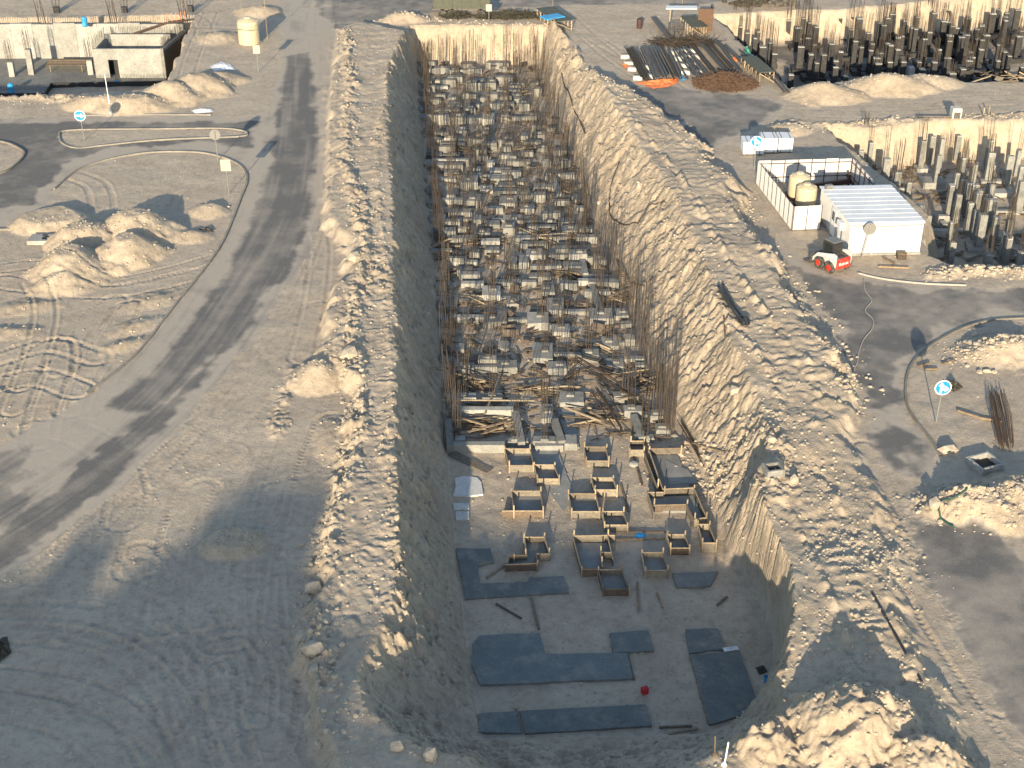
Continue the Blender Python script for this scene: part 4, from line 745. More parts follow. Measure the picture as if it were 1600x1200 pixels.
for a, b in zip(sl_[:-1], sl_[1:]): wallseg((a.x, a.y-.08), (b.x, b.y-.08), ZC, ZC+.5, .08, 'slab_membrane', 'membrane_hole', T, o)
a = G(151, 121, ZC+.42); b = G(256, 121, ZC+.42); hz = zat(a.y, 76)
x1, x2 = G(173, 121, ZC+.42).x, G(188, 121, ZC+.42).x; hd = zat(a.y, 93)
wallseg((a.x, a.y), (x1, a.y), ZC+.4, hz, .25, 'room_wall', 'concp', T, o); wallseg((x2, a.y), (b.x, a.y), ZC+.4, hz, .25, 'room_wall', 'concp', T, o); wallseg((x1, a.y), (x2, a.y), hd, hz-.002, .248, 'lintel', 'concp', T, o)
wallseg((a.x+.1, a.y+.15), (a.x+.1, a.y+4.6), ZC+.4, hz-.3, .25, 'room_wall', 'conc', T, o); wallseg((b.x-.1, a.y+.15), (b.x-.1, a.y+4.6), ZC+.4, hz-.3, .25, 'room_wall', 'conc', T, o); wallseg((a.x, a.y+4.8), (b.x, a.y+4.8), ZC+.4, hz+.1, .25, 'room_wall', 'concp', T, o)
wallseg((x1-.3, a.y+1.2), (x2+.3, a.y+1.2), ZC+.4, hd, .1, 'doorway_dark_sheet', 'membrane_hole', T, o)  # black sheet set behind the room wall makes the doorway dark
def barrow(a, b, n, z0, h, T, o):
    mb = MB(o); a = Vector(a); b = Vector(b)
    for i in range(n): q = a.lerp(b, i/(n-1)); mb.tube([(q.x, q.y, z0), (q.x+random.uniform(-.05, .05), q.y, z0+h*random.uniform(.8, 1.1))], .014, 4, False)
    return mb.build('starter_bar_row', 'rust', T)
barrow((bl.x, bl.y, 0), (br.x, br.y, 0), 120, 0, .7, T, o); barrow((br.x, br.y, 0), (fr_.x, fr_.y, 0), 60, -.8, 1.3, T, o); barrow((a.x, a.y+4.8, 0), (b.x, a.y+4.8, 0), 40, hz, .9, T, o); barrow((a.x, a.y, 0), (a.x, a.y+4.6, 0), 24, hz-.4, 1.3, T, o); barrow((sl_[1].x-6, sl_[1].y+1, 0), (sl_[1].x, sl_[1].y+1, 0), 40, ZC+.4, .7, T, o); barrow((sl_[2].x, sl_[2].y+.6, 0), (sl_[3].x, sl_[3].y+.6, 0), 70, ZC+.4, .6, T, o)
for px, py, hh, lab in ((20, 119, 1.5, 'leftmost'), (50, 116, 2.6, 'middle'), (143, 116, 1.5, 'rightmost')):
    p = G(px, py, ZC+.42); t = thing('basement_column', 'grey column with tall bars in the basement, %s of three' % lab, 'column', p); mb = MB(); mb.cbox((0, 0, hh/2), (.55, .5, hh), .02); mb.build('shaft', 'concp', t); child('rebar_cage', CAGES[3], t, (0, 0, hh), (0, 0, 0), (1.3, 1.3, .6))
for px, py, lab in ((66, 36, 'first'), (178, 36, 'second'), (288, 34, 'third')):
    p = G(px, py, 0); t = thing('wall_starter_cage', 'upright bar cage on the basement back wall, %s from the left' % lab, 'rebar', (p.x, p.y, -.05)); child('bar_group', CAGES[1], t, (0, 0, 0), (0, 0, 0), (1.7, .8, .62))
for px, py, lab in ((89, 20, 'first'), (195, 20, 'second'), (298, 18, 'third')):
    p = GG(px, py); t = thing('column_stub', 'dark column stub with bars on the sand above the basement, %s from the left' % lab, 'column', p); mb = MB(); mb.cbox((0, 0, .3), (.6, .5, .7), .02); mb.build('stub', 'black', t); child('rebar_cage', CAGES[2], t, (0, 0, .62), (0, 0, 0), (1.5, 1.1, .8))
p = G(108, 108, ZC+.42); t = thing('board_platform', 'brown board platform on the basement floor', 'timber', p)
for k in range(6): mb = MB(); mb.cbox((0, -.8+k*.3, .7+k*.02), (4.0, .28, .06), .01); mb.build('board', 'wood', t)
for k in (-1.6, 1.6): mb = MB(); mb.beam((k, -.9, 0), (k, -.9, .7), .1, .1); mb.build('leg', 'wood', t)
for px, py, z, lab in ((132, 34, .6, 'blue plastic wrap hanging on the basement back wall'), (17, 138, ZC+.9, 'blue drum on the left basement slab'), (182, 126, ZC+.5, 'small blue can beside the basement door')):
    p = G(px, py, z); mb = MB(p); mb.lathe(p+Vector((0, 0, -.5)), [(.22, 0), (.3, .1), (.28, .5), (.32, .8), (.2, 1.0)] if 'can' not in lab else [(.2, 0), (.22, .4), (.18, .5)], 10); tag(mb.build('plastic_drum', 'bluet'), lab, 'drum')
A = G(188, 60, -1.2); Bq = G(290, 31, .3); t = thing('raking_prop', 'red brown raking prop and walkway at the basement corner', 'prop', A)
mb = MB(A); mb.beam(A, G(262, 35, .3), .15, .2); mb.build('rake', 'dsteel', t); mb = MB(A); mb.beam(G(262, 35, .4), Bq, .5, .08); mb.build('deck', 'rustb', t)
for k in range(5): q = G(262, 35, .4).lerp(Bq, k/4); mb = MB(A); mb.beam(q, q+Vector((0, 0, .9)), .05, .05); mb.build('guard_post', 'orange', t)
# ------------------------------------------------------------------ cabin compound
fl_, frr = G(1324, 399), G(1434.6, 396.5); hC = zat(fl_.y, 350); e = (frr-fl_).normalized(); wC = (frr-fl_).length
lv = (G(1277, 289, hC+.15)-G(1323, 349, hC)); lv.z = 0; dC = lv.length; nv = lv.normalized()
T = thing('site_cabin', 'white corrugated metal cabin with a flat sheet roof', 'cabin', fl_)
def corr(name, a, d, L, z0, z1, mat, T, o, pitch=.19, out=None, amp=.03):
    mb = MB(o); n = int(L/pitch); out = out or Vector((d.y, -d.x, 0)); prev = None; vs = []; fs = []
    for i in range(n+1):
        for fx, am in ((0, 0), (.35, 0), (.5, 1), (.85, 1)):
            s = (i+fx)*pitch
            if s > L: continue
            q = a+d*s+out*(am*amp); vs += [(q.x, q.y, z0), (q.x, q.y, z1)]
    for i in range(len(vs)//2-1): fs.append((2*i, 2*i+2, 2*i+3, 2*i+1))
    mb.add(vs, fs); return mb.build(name, mat, T)
bk = nv*dC
corr('front_wall', fl_, e, wC, .12, hC, 'white', T, fl_); corr('side_wall', fl_+bk, -nv, dC, .12, hC, 'white', T, fl_, out=-e); corr('back_wall', frr+bk, -e, wC, .12, hC, 'white', T, fl_); corr('side_wall', frr, nv, dC, .12, hC, 'white', T, fl_, out=e)
mb = MB(fl_); q = [fl_-e*.12-nv*.12, frr+e*.12-nv*.12, frr+e*.12+nv*(dC+.12), fl_-e*.12+nv*(dC+.12)]; mb.hexa([p+Vector((0, 0, hC+.01)) for p in q], [p+Vector((0, 0, hC+.07)) for p in q]); roof = mb.build('roof', 'roof', T)
ns = 9
for i in range(ns):
    s0 = dC*i/ns; mb = MB(fl_); q = fl_-e*.15+nv*(s0+.02)+Vector((0, 0, hC+.105)); mb.beam(q, q+e*(wC+.3), .03, .02); mb.build('roof_rib', 'roof', roof)
for i in range(ns):
    s0 = dC*(i+.5)/ns; mb = MB(fl_); q = fl_-e*.14+nv*s0+Vector((0, 0, hC+.085)); mb.beam(q, q+e*(wC+.28), dC/ns-.025, .022); mb.build('roof_sheet', 'roof', roof)
mb = MB(fl_); q = fl_-e*.1-nv*.12; mb.hexa([q, q+e*(wC+.2), q+e*(wC+.2)+nv*(dC+.2), q+nv*(dC+.2)], [p+Vector((0, 0, .14)) for p in (q, q+e*(wC+.2), q+e*(wC+.2)+nv*(dC+.2), q+nv*(dC+.2))]); mb.build('base_plinth', 'concp', T)
q = fl_+nv*(dC*.42)-e*.05; mb = MB(fl_); mb.hexa([q, q+nv*.9, q+nv*.9-e*.05, q-e*.05], [p+Vector((0, 0, 2.1)) for p in (q, q+nv*.9, q+nv*.9-e*.05, q-e*.05)]); dr = mb.build('door', 'roof', T)
mb = MB(fl_); mb.box(q+nv*.45-e*.07+Vector((0, 0, 1.55)), (.03, .4, .6), math.atan2(nv.y, nv.x)-math.pi/2); mb.build('window_pane', 'glass', dr)
for f_ in (0, .33, .66, 1.0):
    q = fl_+e*(wC*f_)-nv*.045; mb = MB(fl_); mb.beam(q+Vector((0, 0, .13)), q+Vector((0, 0, hC-.01)), .07, .02); mb.build('corner_trim' if f_ in (0, 1.0) else 'joint_strip', 'roof', T)
q = fl_-e*.22+nv*(dC*.2)+Vector((0, 0, 1.7)); mb = MB(fl_); mb.cbox(q, (.35, .75, .5), .03, math.atan2(nv.y, nv.x)-math.pi/2); ac = mb.build('air_conditioner', 'roof', T)
mb = MB(fl_); mb.tube([q+Vector((0, 0, -.2)), q+e*.12+Vector((0, 0, -.6)), q+e*.12+Vector((0, 0, -1.5))], .02, 5); mb.build('drain_pipe', 'pipe', ac)
mb = MB(fl_); q = fl_+e*.1-nv*.06; mb.tube([q+Vector((0, 0, hC-.1)), q+e*(wC*.5)+Vector((0, 0, hC-.22)), q+e*(wC-.1)+Vector((0, 0, hC-.12))], .015, 5); mb.build('cable', 'cable', T)
mb = MB(fl_); mb.box(fl_+e*.35+nv*(dC-.5)+Vector((0, 0, hC+.25)), (.5, .3, .3), .3); mb.build('roof_vent', 'signb', T)
# fence
F1, F0 = G(1236.5, 361), G(1181, 287); F3 = G(1328, 283); F2 = G(1362, 322)
hF = zat(F1.y, 323)
T = thing('compound_fence', 'white sheet metal fence on dark posts around the water tanks', 'fence', F1)
def fence(a, b, skip=0):
    d = (b-a); L = d.length; d.normalize(); n = max(1, round(L/1.05)); inw = Vector((-d.y, d.x, 0))
    for i in range(n):
        corr('fence_panel', a+d*(L*i/n+.015), d, L/n-.03, .08, hF+random.uniform(-.03, .03), 'white', T, F1, .14, None, .02)
    for i in range(n+1):
        q = a+d*(L*i/n)+inw*.05; mb = MB(F1); mb.beam(q+Vector((0, 0, -.05)), q+Vector((0, 0, hF+.02)), .05, .05); mb.build('post', 'dsteel', T)
    for z in (.5, hF-.25): mb = MB(F1); q = inw*.05+Vector((0, 0, z)); mb.beam(a+q, b+q, .04, .05); mb.build('rail', 'dsteel', T)
fence(F0, F1); fence(F3, F0); fence(F2, F3); fence(F1, G(1281, 359))
def tank(name, lab, p, r, h):
    t = thing(name, lab, 'water tank', p); prof = [(r*.97, 0), (r, .04)]
    for k in range(5): z = h*(.1+.15*k); prof += [(r, z), (r*.985, z+.02), (r*.985, z+.05), (r, z+.07)]
    prof += [(r, h*.8), (r*.95, h*.86), (r*.55, h*.95), (r*.3, h*.97)]; mb = MB(); mb.lathe((0, 0, 0), prof, 28); mb.build('body', 'cream', t)
    mb = MB(); mb.lathe((0, 0, h*.965), [(r*.34, 0), (r*.34, .1), (r*.28, .14)], 18); mb.build('lid', 'cream', t)
    for k in range(8):
        a = k*math.pi/4; mb = MB(); mb.beam((r*.4*math.cos(a), r*.4*math.sin(a), h*.955), (r*.93*math.cos(a), r*.93*math.sin(a), h*.865), .07, .06); mb.build('top_rib', 'cream', t)
    mb = MB(); mb.tube([(r*.98, -.1, .15), (r+.15, -.1, .15), (r+.15, -.1, -.4 if 'fence' in lab or 'cabin' in lab else 0)], .03); mb.build('outlet_pipe', 'steel', t); return t
def stand(lab, p, r, h):
    t = thing('tank_stand', lab, 'stand', p); mb = MB(); mb.cbox((0, 0, h-.05), (2.1*r, 2.1*r, .1), .01); mb.build('platform', 'dsteel', t)
    for a in (-1, 1):
        for b in (-1, 1): mb = MB(); mb.beam((a*r*.9, b*r*.9, 0), (a*r*.9, b*r*.9, h-.1), .08, .08); mb.build('leg', 'dsteel', t)
p = G(1249.5, 311, .9); stand('steel stand under the rear water tank', (p.x, p.y+.7, 0), .78, .9); tank('water_tank', 'cream ribbed water tank at the rear inside the fence', (p.x, p.y+.7, .9), .76, 1.75)
p = G(1259.5, 322, .9); stand('steel stand under the front water tank', (p.x, p.y+.35, 0), .74, .9); tank('water_tank', 'cream water tank in front, beside the white cabin', (p.x, p.y+.35, .9), .74, 1.55)
p = GG(390, 67); tank('water_tank', 'lone large cream water tank beside the upper left road', p, 1.05, 2.55)
p = G(1300, 298); t = thing('tow_beam', 'dark red steel beam lying inside the fence', 'steel beam', p); mb = MB(); mb.beam((-1.6, 0, .35), (1.5, .6, .55), .25, .35); mb.build('beam_body', 'dsteel', t); mb = MB(); mb.beam((1.3, .5, .2), (1.3, .6, 1.2), .15, .3); mb.build('end_post', 'dsteel', t); mb = MB(); mb.beam((1.6, .2, .4), (1.2, 1.0, .9), .12, .12); mb.build('brace', 'dsteel', t)
# ------------------------------------------------------------------ skid steer loader
rear = G(1316, 427); fw = G(1282, 409.5); hd = math.atan2(fw.y-rear.y, fw.x-rear.x)
T = thing('skid_loader', 'white and red skid steer loader parked by the white cabin', 'loader', (rear.x+.85*math.cos(hd), rear.y+.85*math.sin(hd), 0), hd)
def side_prism(name, prof, y0, y1, mat, par):      # outline in x (forward), z
    mb = MB(); n = len(prof); a = sum(prof[i][0]*prof[(i+1) % n][1]-prof[(i+1) % n][0]*prof[i][1] for i in range(n))
    if a < 0: prof = prof[::-1]
    mb.add([(x, y0, z) for x, z in prof]+[(x, y1, z) for x, z in prof], [tuple(range(n)), tuple(range(2*n-1, n-1, -1))]+[(i, n+i, n+(i+1) % n, (i+1) % n) for i in range(n)])
    return mb.build(name, mat, par)
body = side_prism('body', [(-.75, .35), (1.0, .3), (1.1, .55), (.5, .95), (-.55, 1.05), (-.8, .95)], -.55, .55, 'white', T)
side_prism('rear_door', [(-.86, .38), (-.75, .38), (-.75, 1.08), (-.84, 1.05)], -.62, .62, 'red', T)
side_prism('engine_hood', [(-.78, 1.05), (-.2, 1.1), (-.2, 1.2), (-.75, 1.12)], -.5, .5, 'rubber', T)
cab = side_prism('cab', [(-.25, 1.08), (.75, .95), (.8, 1.75), (.7, 1.98), (-.1, 1.95), (-.2, 1.85)], -.40, .40, 'pipe', T)
side_prism('cab_window', [(-.1, 1.25), (.6, 1.15), (.65, 1.75), (-.05, 1.8)], .395, .41, 'glass', cab); side_prism('cab_window', [(-.1, 1.25), (.6, 1.15), (.65, 1.75), (-.05, 1.8)], -.41, -.395, 'glass', cab)
mb = MB(); mb.box((.25, 0, 2.0), (.92, .84, .05)); mb.build('cab_roof', 'signb', cab)
for s in (-1, 1):
    y0, y1 = (.60, .72) if s > 0 else (-.72, -.60)
    side_prism('lift_arm', [(-.82, .95), (-.80, 1.38), (-.55, 1.45), (.9, 1.02), (1.45, .38), (1.32, .25), (.85, .78), (-.3, 1.05), (-.35, .62), (-.8, .55)], y0, y1, 'white', T)
    side_prism('fender', [(-.72, .35), (.95, .35), (.95, .6), (-.72, .62)], *((.5, .6) if s > 0 else (-.6, -.5)), 'white', T)
    for wx in (-.38, .62):
        mb = MB(); pr_ = []; n = 20
        for (yy, rr) in ((.0, .22), (.0, .38), (.05, .42), (.23, .42), (.28, .38), (.28, .22)): pr_.append((yy, rr))
        vs = []; fs = []
        for yy, rr in pr_: vs += [(rr*math.cos(2*math.pi*k/n), (.58+yy)*s, .41+rr*math.sin(2*math.pi*k/n)) for k in range(n)]
        for i in range(len(pr_)-1): fs += [(i*n+k, i*n+(k+1) % n, (i+1)*n+(k+1) % n, (i+1)*n+k) for k in range(n)]
        mb.add(vs, fs); wo = child('wheel', mb.mesh('wheel', 'rubber'), T, (wx, 0, 0))
        mb = MB(); mb.tube([(0, .6*s, .41), (0, .83*s, .41)], .235, 16); mb.build('rim', 'red', wo); mb = MB(); mb.tube([(0, .83*s, .41), (0, .87*s, .41)], .09, 10); mb.build('hub', 'red', wo)
side_prism('bucket', [(1.3, .12), (2.0, .06), (2.02, .10), (1.42, .22), (1.38, .62), (1.5, .72), (1.46, .76), (1.28, .66)], -.85, .85, 'barg', T)
fc = bpy.data.curves.new('lettering', 'FONT'); fc.body = 'Bobcat'; fc.size = .3; fc.extrude = .004; fc.align_x = 'CENTER'
tmp = bpy.data.objects.new('lettering_tmp', fc); COL.objects.link(tmp); bpy.context.view_layer.update()
me = bpy.data.meshes.new_from_object(tmp); bpy.data.objects.remove(tmp); me.materials.clear(); me.materials.append(M['signw'])
child('lettering', me, T, (-.875, 0, .62), (R(90), 0, R(-90)))
for s in (-1, 1): mb = MB(); mb.box((-.87, s*.5, .95), (.03, .14, .08)); mb.build('tail_lamp', 'redp', T)
# ------------------------------------------------------------------ signs
def arrow_poly(kind):
    if kind == 'right': return [[(-.27, -.06), (.05, -.06), (.05, -.17), (.29, 0), (.05, .17), (.05, .06), (-.27, .06)]]
    return [[(-.13, -.28), (-.03, -.28), (-.03, .08), (.06, .08), (-.08, .28), (-.22, .08), (-.13, .08)], [(-.03, -.12), (.1, -.12), (.1, -.22), (.28, -.06), (.1, .10), (.1, 0), (-.03, 0)]]
def sign(base, disc, dia, lab, kind, lean=(0, 0), back=False, shape='disc', rz=0, nm='road_sign'):
    p = GG(*base); hz = zat(p.y, disc[1])-p.z; t = thing(nm, lab, 'road sign', p, rz); r = dia/2
    mb = MB(); mb.tube([(0, 0, -.2), (lean[0], lean[1], hz+r*.8)], .035, 8); mb.build('pole', 'steel', t)
    y = .05 if back else -.05; s = 1 if back else -1; c = Vector((lean[0], lean[1]+y, hz)); n = 32
    def plate(rr, y0, y1, name, mat, par):
        mb = MB(); q = [(rr*math.cos(2*math.pi*k/n), rr*math.sin(2*math.pi*k/n)) for k in range(n)] if shape == 'disc' else [(-rr, -rr*1.2), (rr, -rr*1.2), (rr, rr*1.2), (-rr, rr*1.2)]; m_ = len(q)
        mb.add([c+Vector((a, y0, b)) for a, b in q]+[c+Vector((a, y1, b)) for a, b in q], [tuple(range(m_)), tuple(range(2*m_-1, m_-1, -1))]+[(i, m_+i, m_+(i+1) % m_, (i+1) % m_) for i in range(m_)]); return mb.build(name, mat, par)
    if back: plate(r, -.01, .01, 'plate', 'signb', t); return t
    pl = plate(r, -.01, .012, 'plate', 'signw' if shape == 'disc' else 'hose', t)
    if shape == 'disc':
        plate(r*.88, -.016, -.011, 'blue_face', 'blue', pl)
        for poly in arrow_poly(kind):
            mb = MB(); m_ = len(poly); k = dia/.9*1.2
            a = sum(poly[i][0]*poly[(i+1) % m_][1]-poly[(i+1) % m_][0]*poly[i][1] for i in range(m_)); poly = poly if a > 0 else poly[::-1]
            mb.add([c+Vector((u*k, -.021, v*k)) for u, v in poly]+[c+Vector((u*k, -.017, v*k)) for u, v in poly], [tuple(range(m_)), tuple(range(2*m_-1, m_-1, -1))]+[(i, m_+i, m_+(i+1) % m_, (i+1) % m_) for i in range(m_)]); mb.build('arrow', 'signw', pl)
    return t
sign((1462, 661), (1473, 605), .9, 'round blue sign with straight and right arrows on the right island', 'fork', (.05, 0))
sign((1178, 266), (1183, 221), .9, 'round blue sign with two arrows in front of the white board stacks', 'fork')
sign((132, 219), (126.8, 180.5), .9, 'round blue sign with a right arrow on the left median', 'right', (-.05, 0))
sign((341, 252), (337, 211), .85, 'round sign seen from behind on the left kerb', '', (-.05, 0), True)
sign((1345, 405), (1358, 358), .85, 'round sign seen from behind in front of the cabin wall', '', (.35, 0), True)
sign((358, 303), (353, 258), .75, 'blank pale square sign at the end of the left kerb', '', (-.03, 0), False, 'sq'); sign((404, 113), (401, 77), .65, 'pale square sign near the upper left road', '', (0, 0), False, 'sq'); sign((764, 34), (763, 12), .6, 'small white sign board beyond the far end of the trench', '', (0, 0), False, 'sq')
for px, py, h, lab in ((173, 175, 3.3, 'thin white post by the sand heaps'), (1131, 1196, 1.2, 'short white topped stake at the bottom of the ramp'), (1117, 1180, 1.0, 'dark stake on the ramp'), (418, 60, 4, 'tall post beside the upper left road'), (1066, 6, 4, 'post beside the far work table'), (1052, 14, 3, 'post left of the far work table'), (863, 16, 4, 'post at the blue topped bench')):
    p = GG(px, py); mb = MB(p); mb.beam(p-Vector((0, 0, .2)), p+Vector((random.uniform(-.1, .1), 0, h)), .05, .05); mb.lathe(p+Vector((0, 0, -.1)), [(.12, 0), (.1, .2), (.05, .25)], 8); tag(mb.build('marker_post', 'signw' if 'white' in lab else 'wood'), lab, 'post')
# ------------------------------------------------------------------ board stacks
for x0, x1, yb, yf, y1, lab in ((1160, 1193, 212, 222, 243, 'white board stack on the left behind the blue sign'), (1188, 1214, 206, 216, 240, 'white board stack in the middle of the three'), (1215, 1238, 206, 216, 239, 'white board stack on the right of the three')):
    a = G(x0, y1); b = G(x1, y1); zt = zat(a.y, yf); dp = G(x0, yb, zt).y-a.y; c = Vector(((a.x+b.x)/2, a.y+dp/2, 0)); t = thing('board_stack', lab, 'board stack', c); n = 7
    for k in (-.35, .35): mb = MB(); mb.cbox((k*(b.x-a.x), 0, .05), (.12, dp*.95, .1), .01); mb.build('bearer', 'wood', t)
    for k in range(n): h = (zt-.1)/n; mb = MB(); mb.cbox((random.uniform(-.02, .02), random.uniform(-.02, .02), .1+h*(k+.5)), (b.x-a.x-.04, dp, h-.025), .012); mb.build('board', 'eps', t)
    for k in (-.3, .3): mb = MB(); mb.box((k*(b.x-a.x), 0, zt/2+.02), (.03, dp+.03, zt+.005)); mb.build('strap', 'pipe', t)
# ------------------------------------------------------------------ rebar yard
def zm(x, y): return (960+x/5.714, y/5.714)
random.seed(44)
BND = [((100, 440), (250, 720), 'rust'), ((160, 440), (300, 715), 'rust'), ((225, 430), (350, 715), 'barg'), ((285, 420), (420, 700), 'barg'), ((345, 415), (480, 700), 'barg'), ((405, 425), (550, 705), 'rust'), ((500, 445), (620, 715), 'barg'), ((560, 440), (740, 690), 'barg'), ((625, 430), (815, 680), 'barg'), ((695, 415), (885, 655), 'rust'), ((765, 400), (965, 635), 'barg'), ((830, 390), (1040, 635), 'rust'), ((900, 370), (1110, 650), 'barg'), ((990, 420), (1150, 580), 'barg')]
for i, (a, b, mt) in enumerate(BND):
    A = G(*zm(*a), .35); Bq = G(*zm(*b), .35); d = (Bq-A).normalized(); s = Vector((d.y, -d.x, 0)); t = thing('bar_bundle', 'long bundle of steel bars on sleepers in the bar yard, %s from the left' % ordn(i+1), 'rebar', (A.x, A.y, 0), 0, 'steel bar bundles'); o = Vector((A.x, A.y, 0))
    for k in range(7):
        off = s*random.uniform(-.34, .34)+Vector((0, 0, random.uniform(0, .22))); ed = d*random.uniform(-.35, .35); mb = MB(o); mb.tube([A+off+ed, A.lerp(Bq, .5)+off+s*random.uniform(-.06, .06), Bq+off*1.1+ed], .055, 5); mb.build('bar', mt, t)
for i, (x, y) in enumerate(sorted(((92, 520), (125, 580), (160, 630), (205, 710), (285, 615), (325, 695), (540, 485), (575, 535), (625, 600), (640, 660), (640, 520), (690, 590), (735, 660), (610, 470), (690, 470), (730, 520)))):
    p = GG(*zm(x, y)); mb = MB(p); mb.cbox(p+Vector((0, 0, .16)), (.8, .5, .36), .04, random.uniform(-.3, .3)); tag(mb.build('concrete_sleeper', 'plaster'), 'white concrete sleeper under the steel bars, %s from the left' % ordn(i+1), 'sleeper', 'white sleepers in the bar yard')
def heap(name, lab, px, py, rx, ry, h, n, mat, L, cat, sd, r=.02):
    random.seed(sd); p = GG(px, py); t = thing(name, lab, cat, p); mb = MB()
    for _ in range(n):
        a = random.uniform(0, 6.28); rr = math.sqrt(random.random()); x, y = rx*rr*math.cos(a), ry*rr*math.sin(a); z = h*max(0, 1-rr**1.6)*random.uniform(.5, 1.05)+.03
        d = Vector((random.gauss(0, 1), random.gauss(0, 1), random.gauss(0, .25))).normalized()*random.uniform(.3, 1)*L/2; mb.tube([Vector((x, y, z))-d, Vector((x, y, z))+Vector((0, 0, random.uniform(0, .08))), Vector((x, y, z))+d], r, 4, False)
    mb.build('pieces', mat, t)['kind'] = 'stuff'
    mb = MB(); mb.lathe((0, 0, -.1), [(max(rx, ry)*.9, 0), (max(rx, ry)*.5, .1+h*.3), (.15, .08+h*.5)], 16); q = mb.build('core', mat, t); q.scale = (rx/max(rx, ry), ry/max(rx, ry), 1)
heap('scrap_heap', 'rust brown heap of cut steel offcuts in front of the bar bundles', *zm(985, 755), 2.8, 2.0, 1.0, 1900, 'rustb', 1.4, 'scrap', 1, .028)
heap('wire_heap', 'flat tangle of brown bent bars behind the bar bundles', *zm(625, 385), 3.2, 1.3, .35, 350, 'rust', 3.0, 'scrap', 2, .025)
random.seed(3); barbundle((1556, 616), (1572, 700), .1, 34, 'rusty sheaf of thin bars lying on the right traffic island', .42, .08, 'rustb', 'bar_sheaf', .016)
heap('dark_scrap', 'dark heap of scrap at the far lip of the trench', 800, 27, 4.0, 1.0, .7, 350, 'shrub', 1.6, 'scrap', 4, .03); heap('dark_scrap', 'smaller dark heap beside the covered trailer', 712, 27, 1.6, .9, .6, 180, 'shrub', 1.3, 'scrap', 5, .03)
for (a, b, n, lab, mt) in (((1020, 28), (1046, 62), 9, 'dark bundle of pipes leading to the flat tangle', 'barg'), ((1160, 82), (1196, 122), 7, 'steel bars left of the right work bench', 'barg'), ((1184, 95), (1228, 145), 8, 'long steel bars right of the right work bench', 'barg'), ((1120, 66), (1160, 95), 6, 'bars at the back right of the yard', 'barg')): barbundle(a, b, .25, n, lab, .3, 0, mt, 'pipe_bundle', .06)
def bench(name, lab, a, b, wd, h, top='gtarp'):
    A = GG(*a); Bq = GG(*b); A.z = Bq.z = 0; d = (Bq-A).normalized(); s = Vector((d.y, -d.x, 0)); t = thing(name, lab, 'work bench', A); L = (Bq-A).length; n = 5
    for k in range(n):
        q = d*(L*(k+.5)/n)+Vector((0, 0, h)); mb = MB(); mb.beam(q-d*(L/n/2-.02), q+d*(L/n/2-.02), wd, .07); mb.build('top_board', top, t)
    for k in range(n+1):
        for e_ in (-1, 1): q = d*(L*k/n)+s*e_*wd*.45; mb = MB(); mb.beam(q, q+Vector((0, 0, h-.04)), .09, .09); mb.build('leg', 'lath', t)
    for k in range(n):
        for e_ in (-1, 1): q = d*(L*k/n)+s*e_*wd*.47; mb = MB(); mb.beam(q+Vector((0, 0, .1)), q+d*(L/n)+Vector((0, 0, h-.1)), .05, .09); mb.build('brace', 'lath', t)
    q = d*L; mb = MB(); mb.beam(q-s*wd*.45+Vector((0, 0, .1)), q+s*wd*.45+Vector((0, 0, h-.1)), .05, .09); mb.build('brace', 'lath', t); return t
bench('work_bench', 'long timber braced bench at the right of the bar yard', (1168, 104), (1197, 130), 1.5, 1.0); bench('work_bench', 'timber braced bench behind the bar bundles', (1074, 42), (1092, 60), 1.6, 1.1); bench('work_bench', 'bench with a blue cover at the far corner of the trench', (852, 26), (880, 48), 2.0, 1.0)
mb = MB(); p = G(863, 26, 1.05); mb = MB(p); mb.cbox(p, (2.2, 1.5, .12), .05, .5, .05); tag(mb.build('blue_cover', 'bluet'), 'blue sheet folded on the far bench', 'sheet')
p = GG(1101, 49); t = thing('steel_bin', 'tall rusty brown steel sheet panel box behind the bench', 'bin', p); mb = MB(); mb.box((0, 0, 1.15), (1.5, .08, 2.3)); mb.build('front_sheet', 'rustb', t); mb = MB(); mb.box((.72, .8, 1.15), (.06, 1.5, 2.3)); mb.build('side_sheet', 'dsteel', t); mb = MB(); mb.beam((-.9, .1, 2.4), (-4.0, .5, 2.3), 1.2, .06); mb.build('awning', 'eps', t); mb = MB(); mb.beam((-3.6, .2, 0), (-3.6, .2, 2.25), .1, .1); mb.build('awning_post', 'lath', t)
def cloth(name, lab, pts, mat, h=.12, z=0):
    P = [G(x, y, z) for x, y in pts]; c = sum(P, Vector())/len(P); z = max(z, gz(c.x, c.y)); mb = MB((c.x, c.y, z)); n = len(P); vs = [Vector((c.x, c.y, h*1.5+z))]
    m_ = n*6; F = (.2, .4, .6, .8, 1.0)
    for k, f in enumerate(F):
        for i in range(m_):
            a = P[i//6].lerp(P[(i//6+1) % n], (i % 6)/6); q = c.lerp(a, f*random.uniform(.92, 1.06)); vs.append(Vector((q.x, q.y, z+(h*random.uniform(.1, 1.5)*(1.15-f) if k < 4 else .015)+.02)))
    fs = [(0, 1+i, 1+(i+1) % m_) for i in range(m_)]+[(1+k*m_+i, 1+(k+1)*m_+i, 1+(k+1)*m_+(i+1) % m_, 1+k*m_+(i+1) % m_) for k in range(4) for i in range(m_)]; mb.add(vs, fs); return tag(mb.build(name, mat), lab, 'sheet')
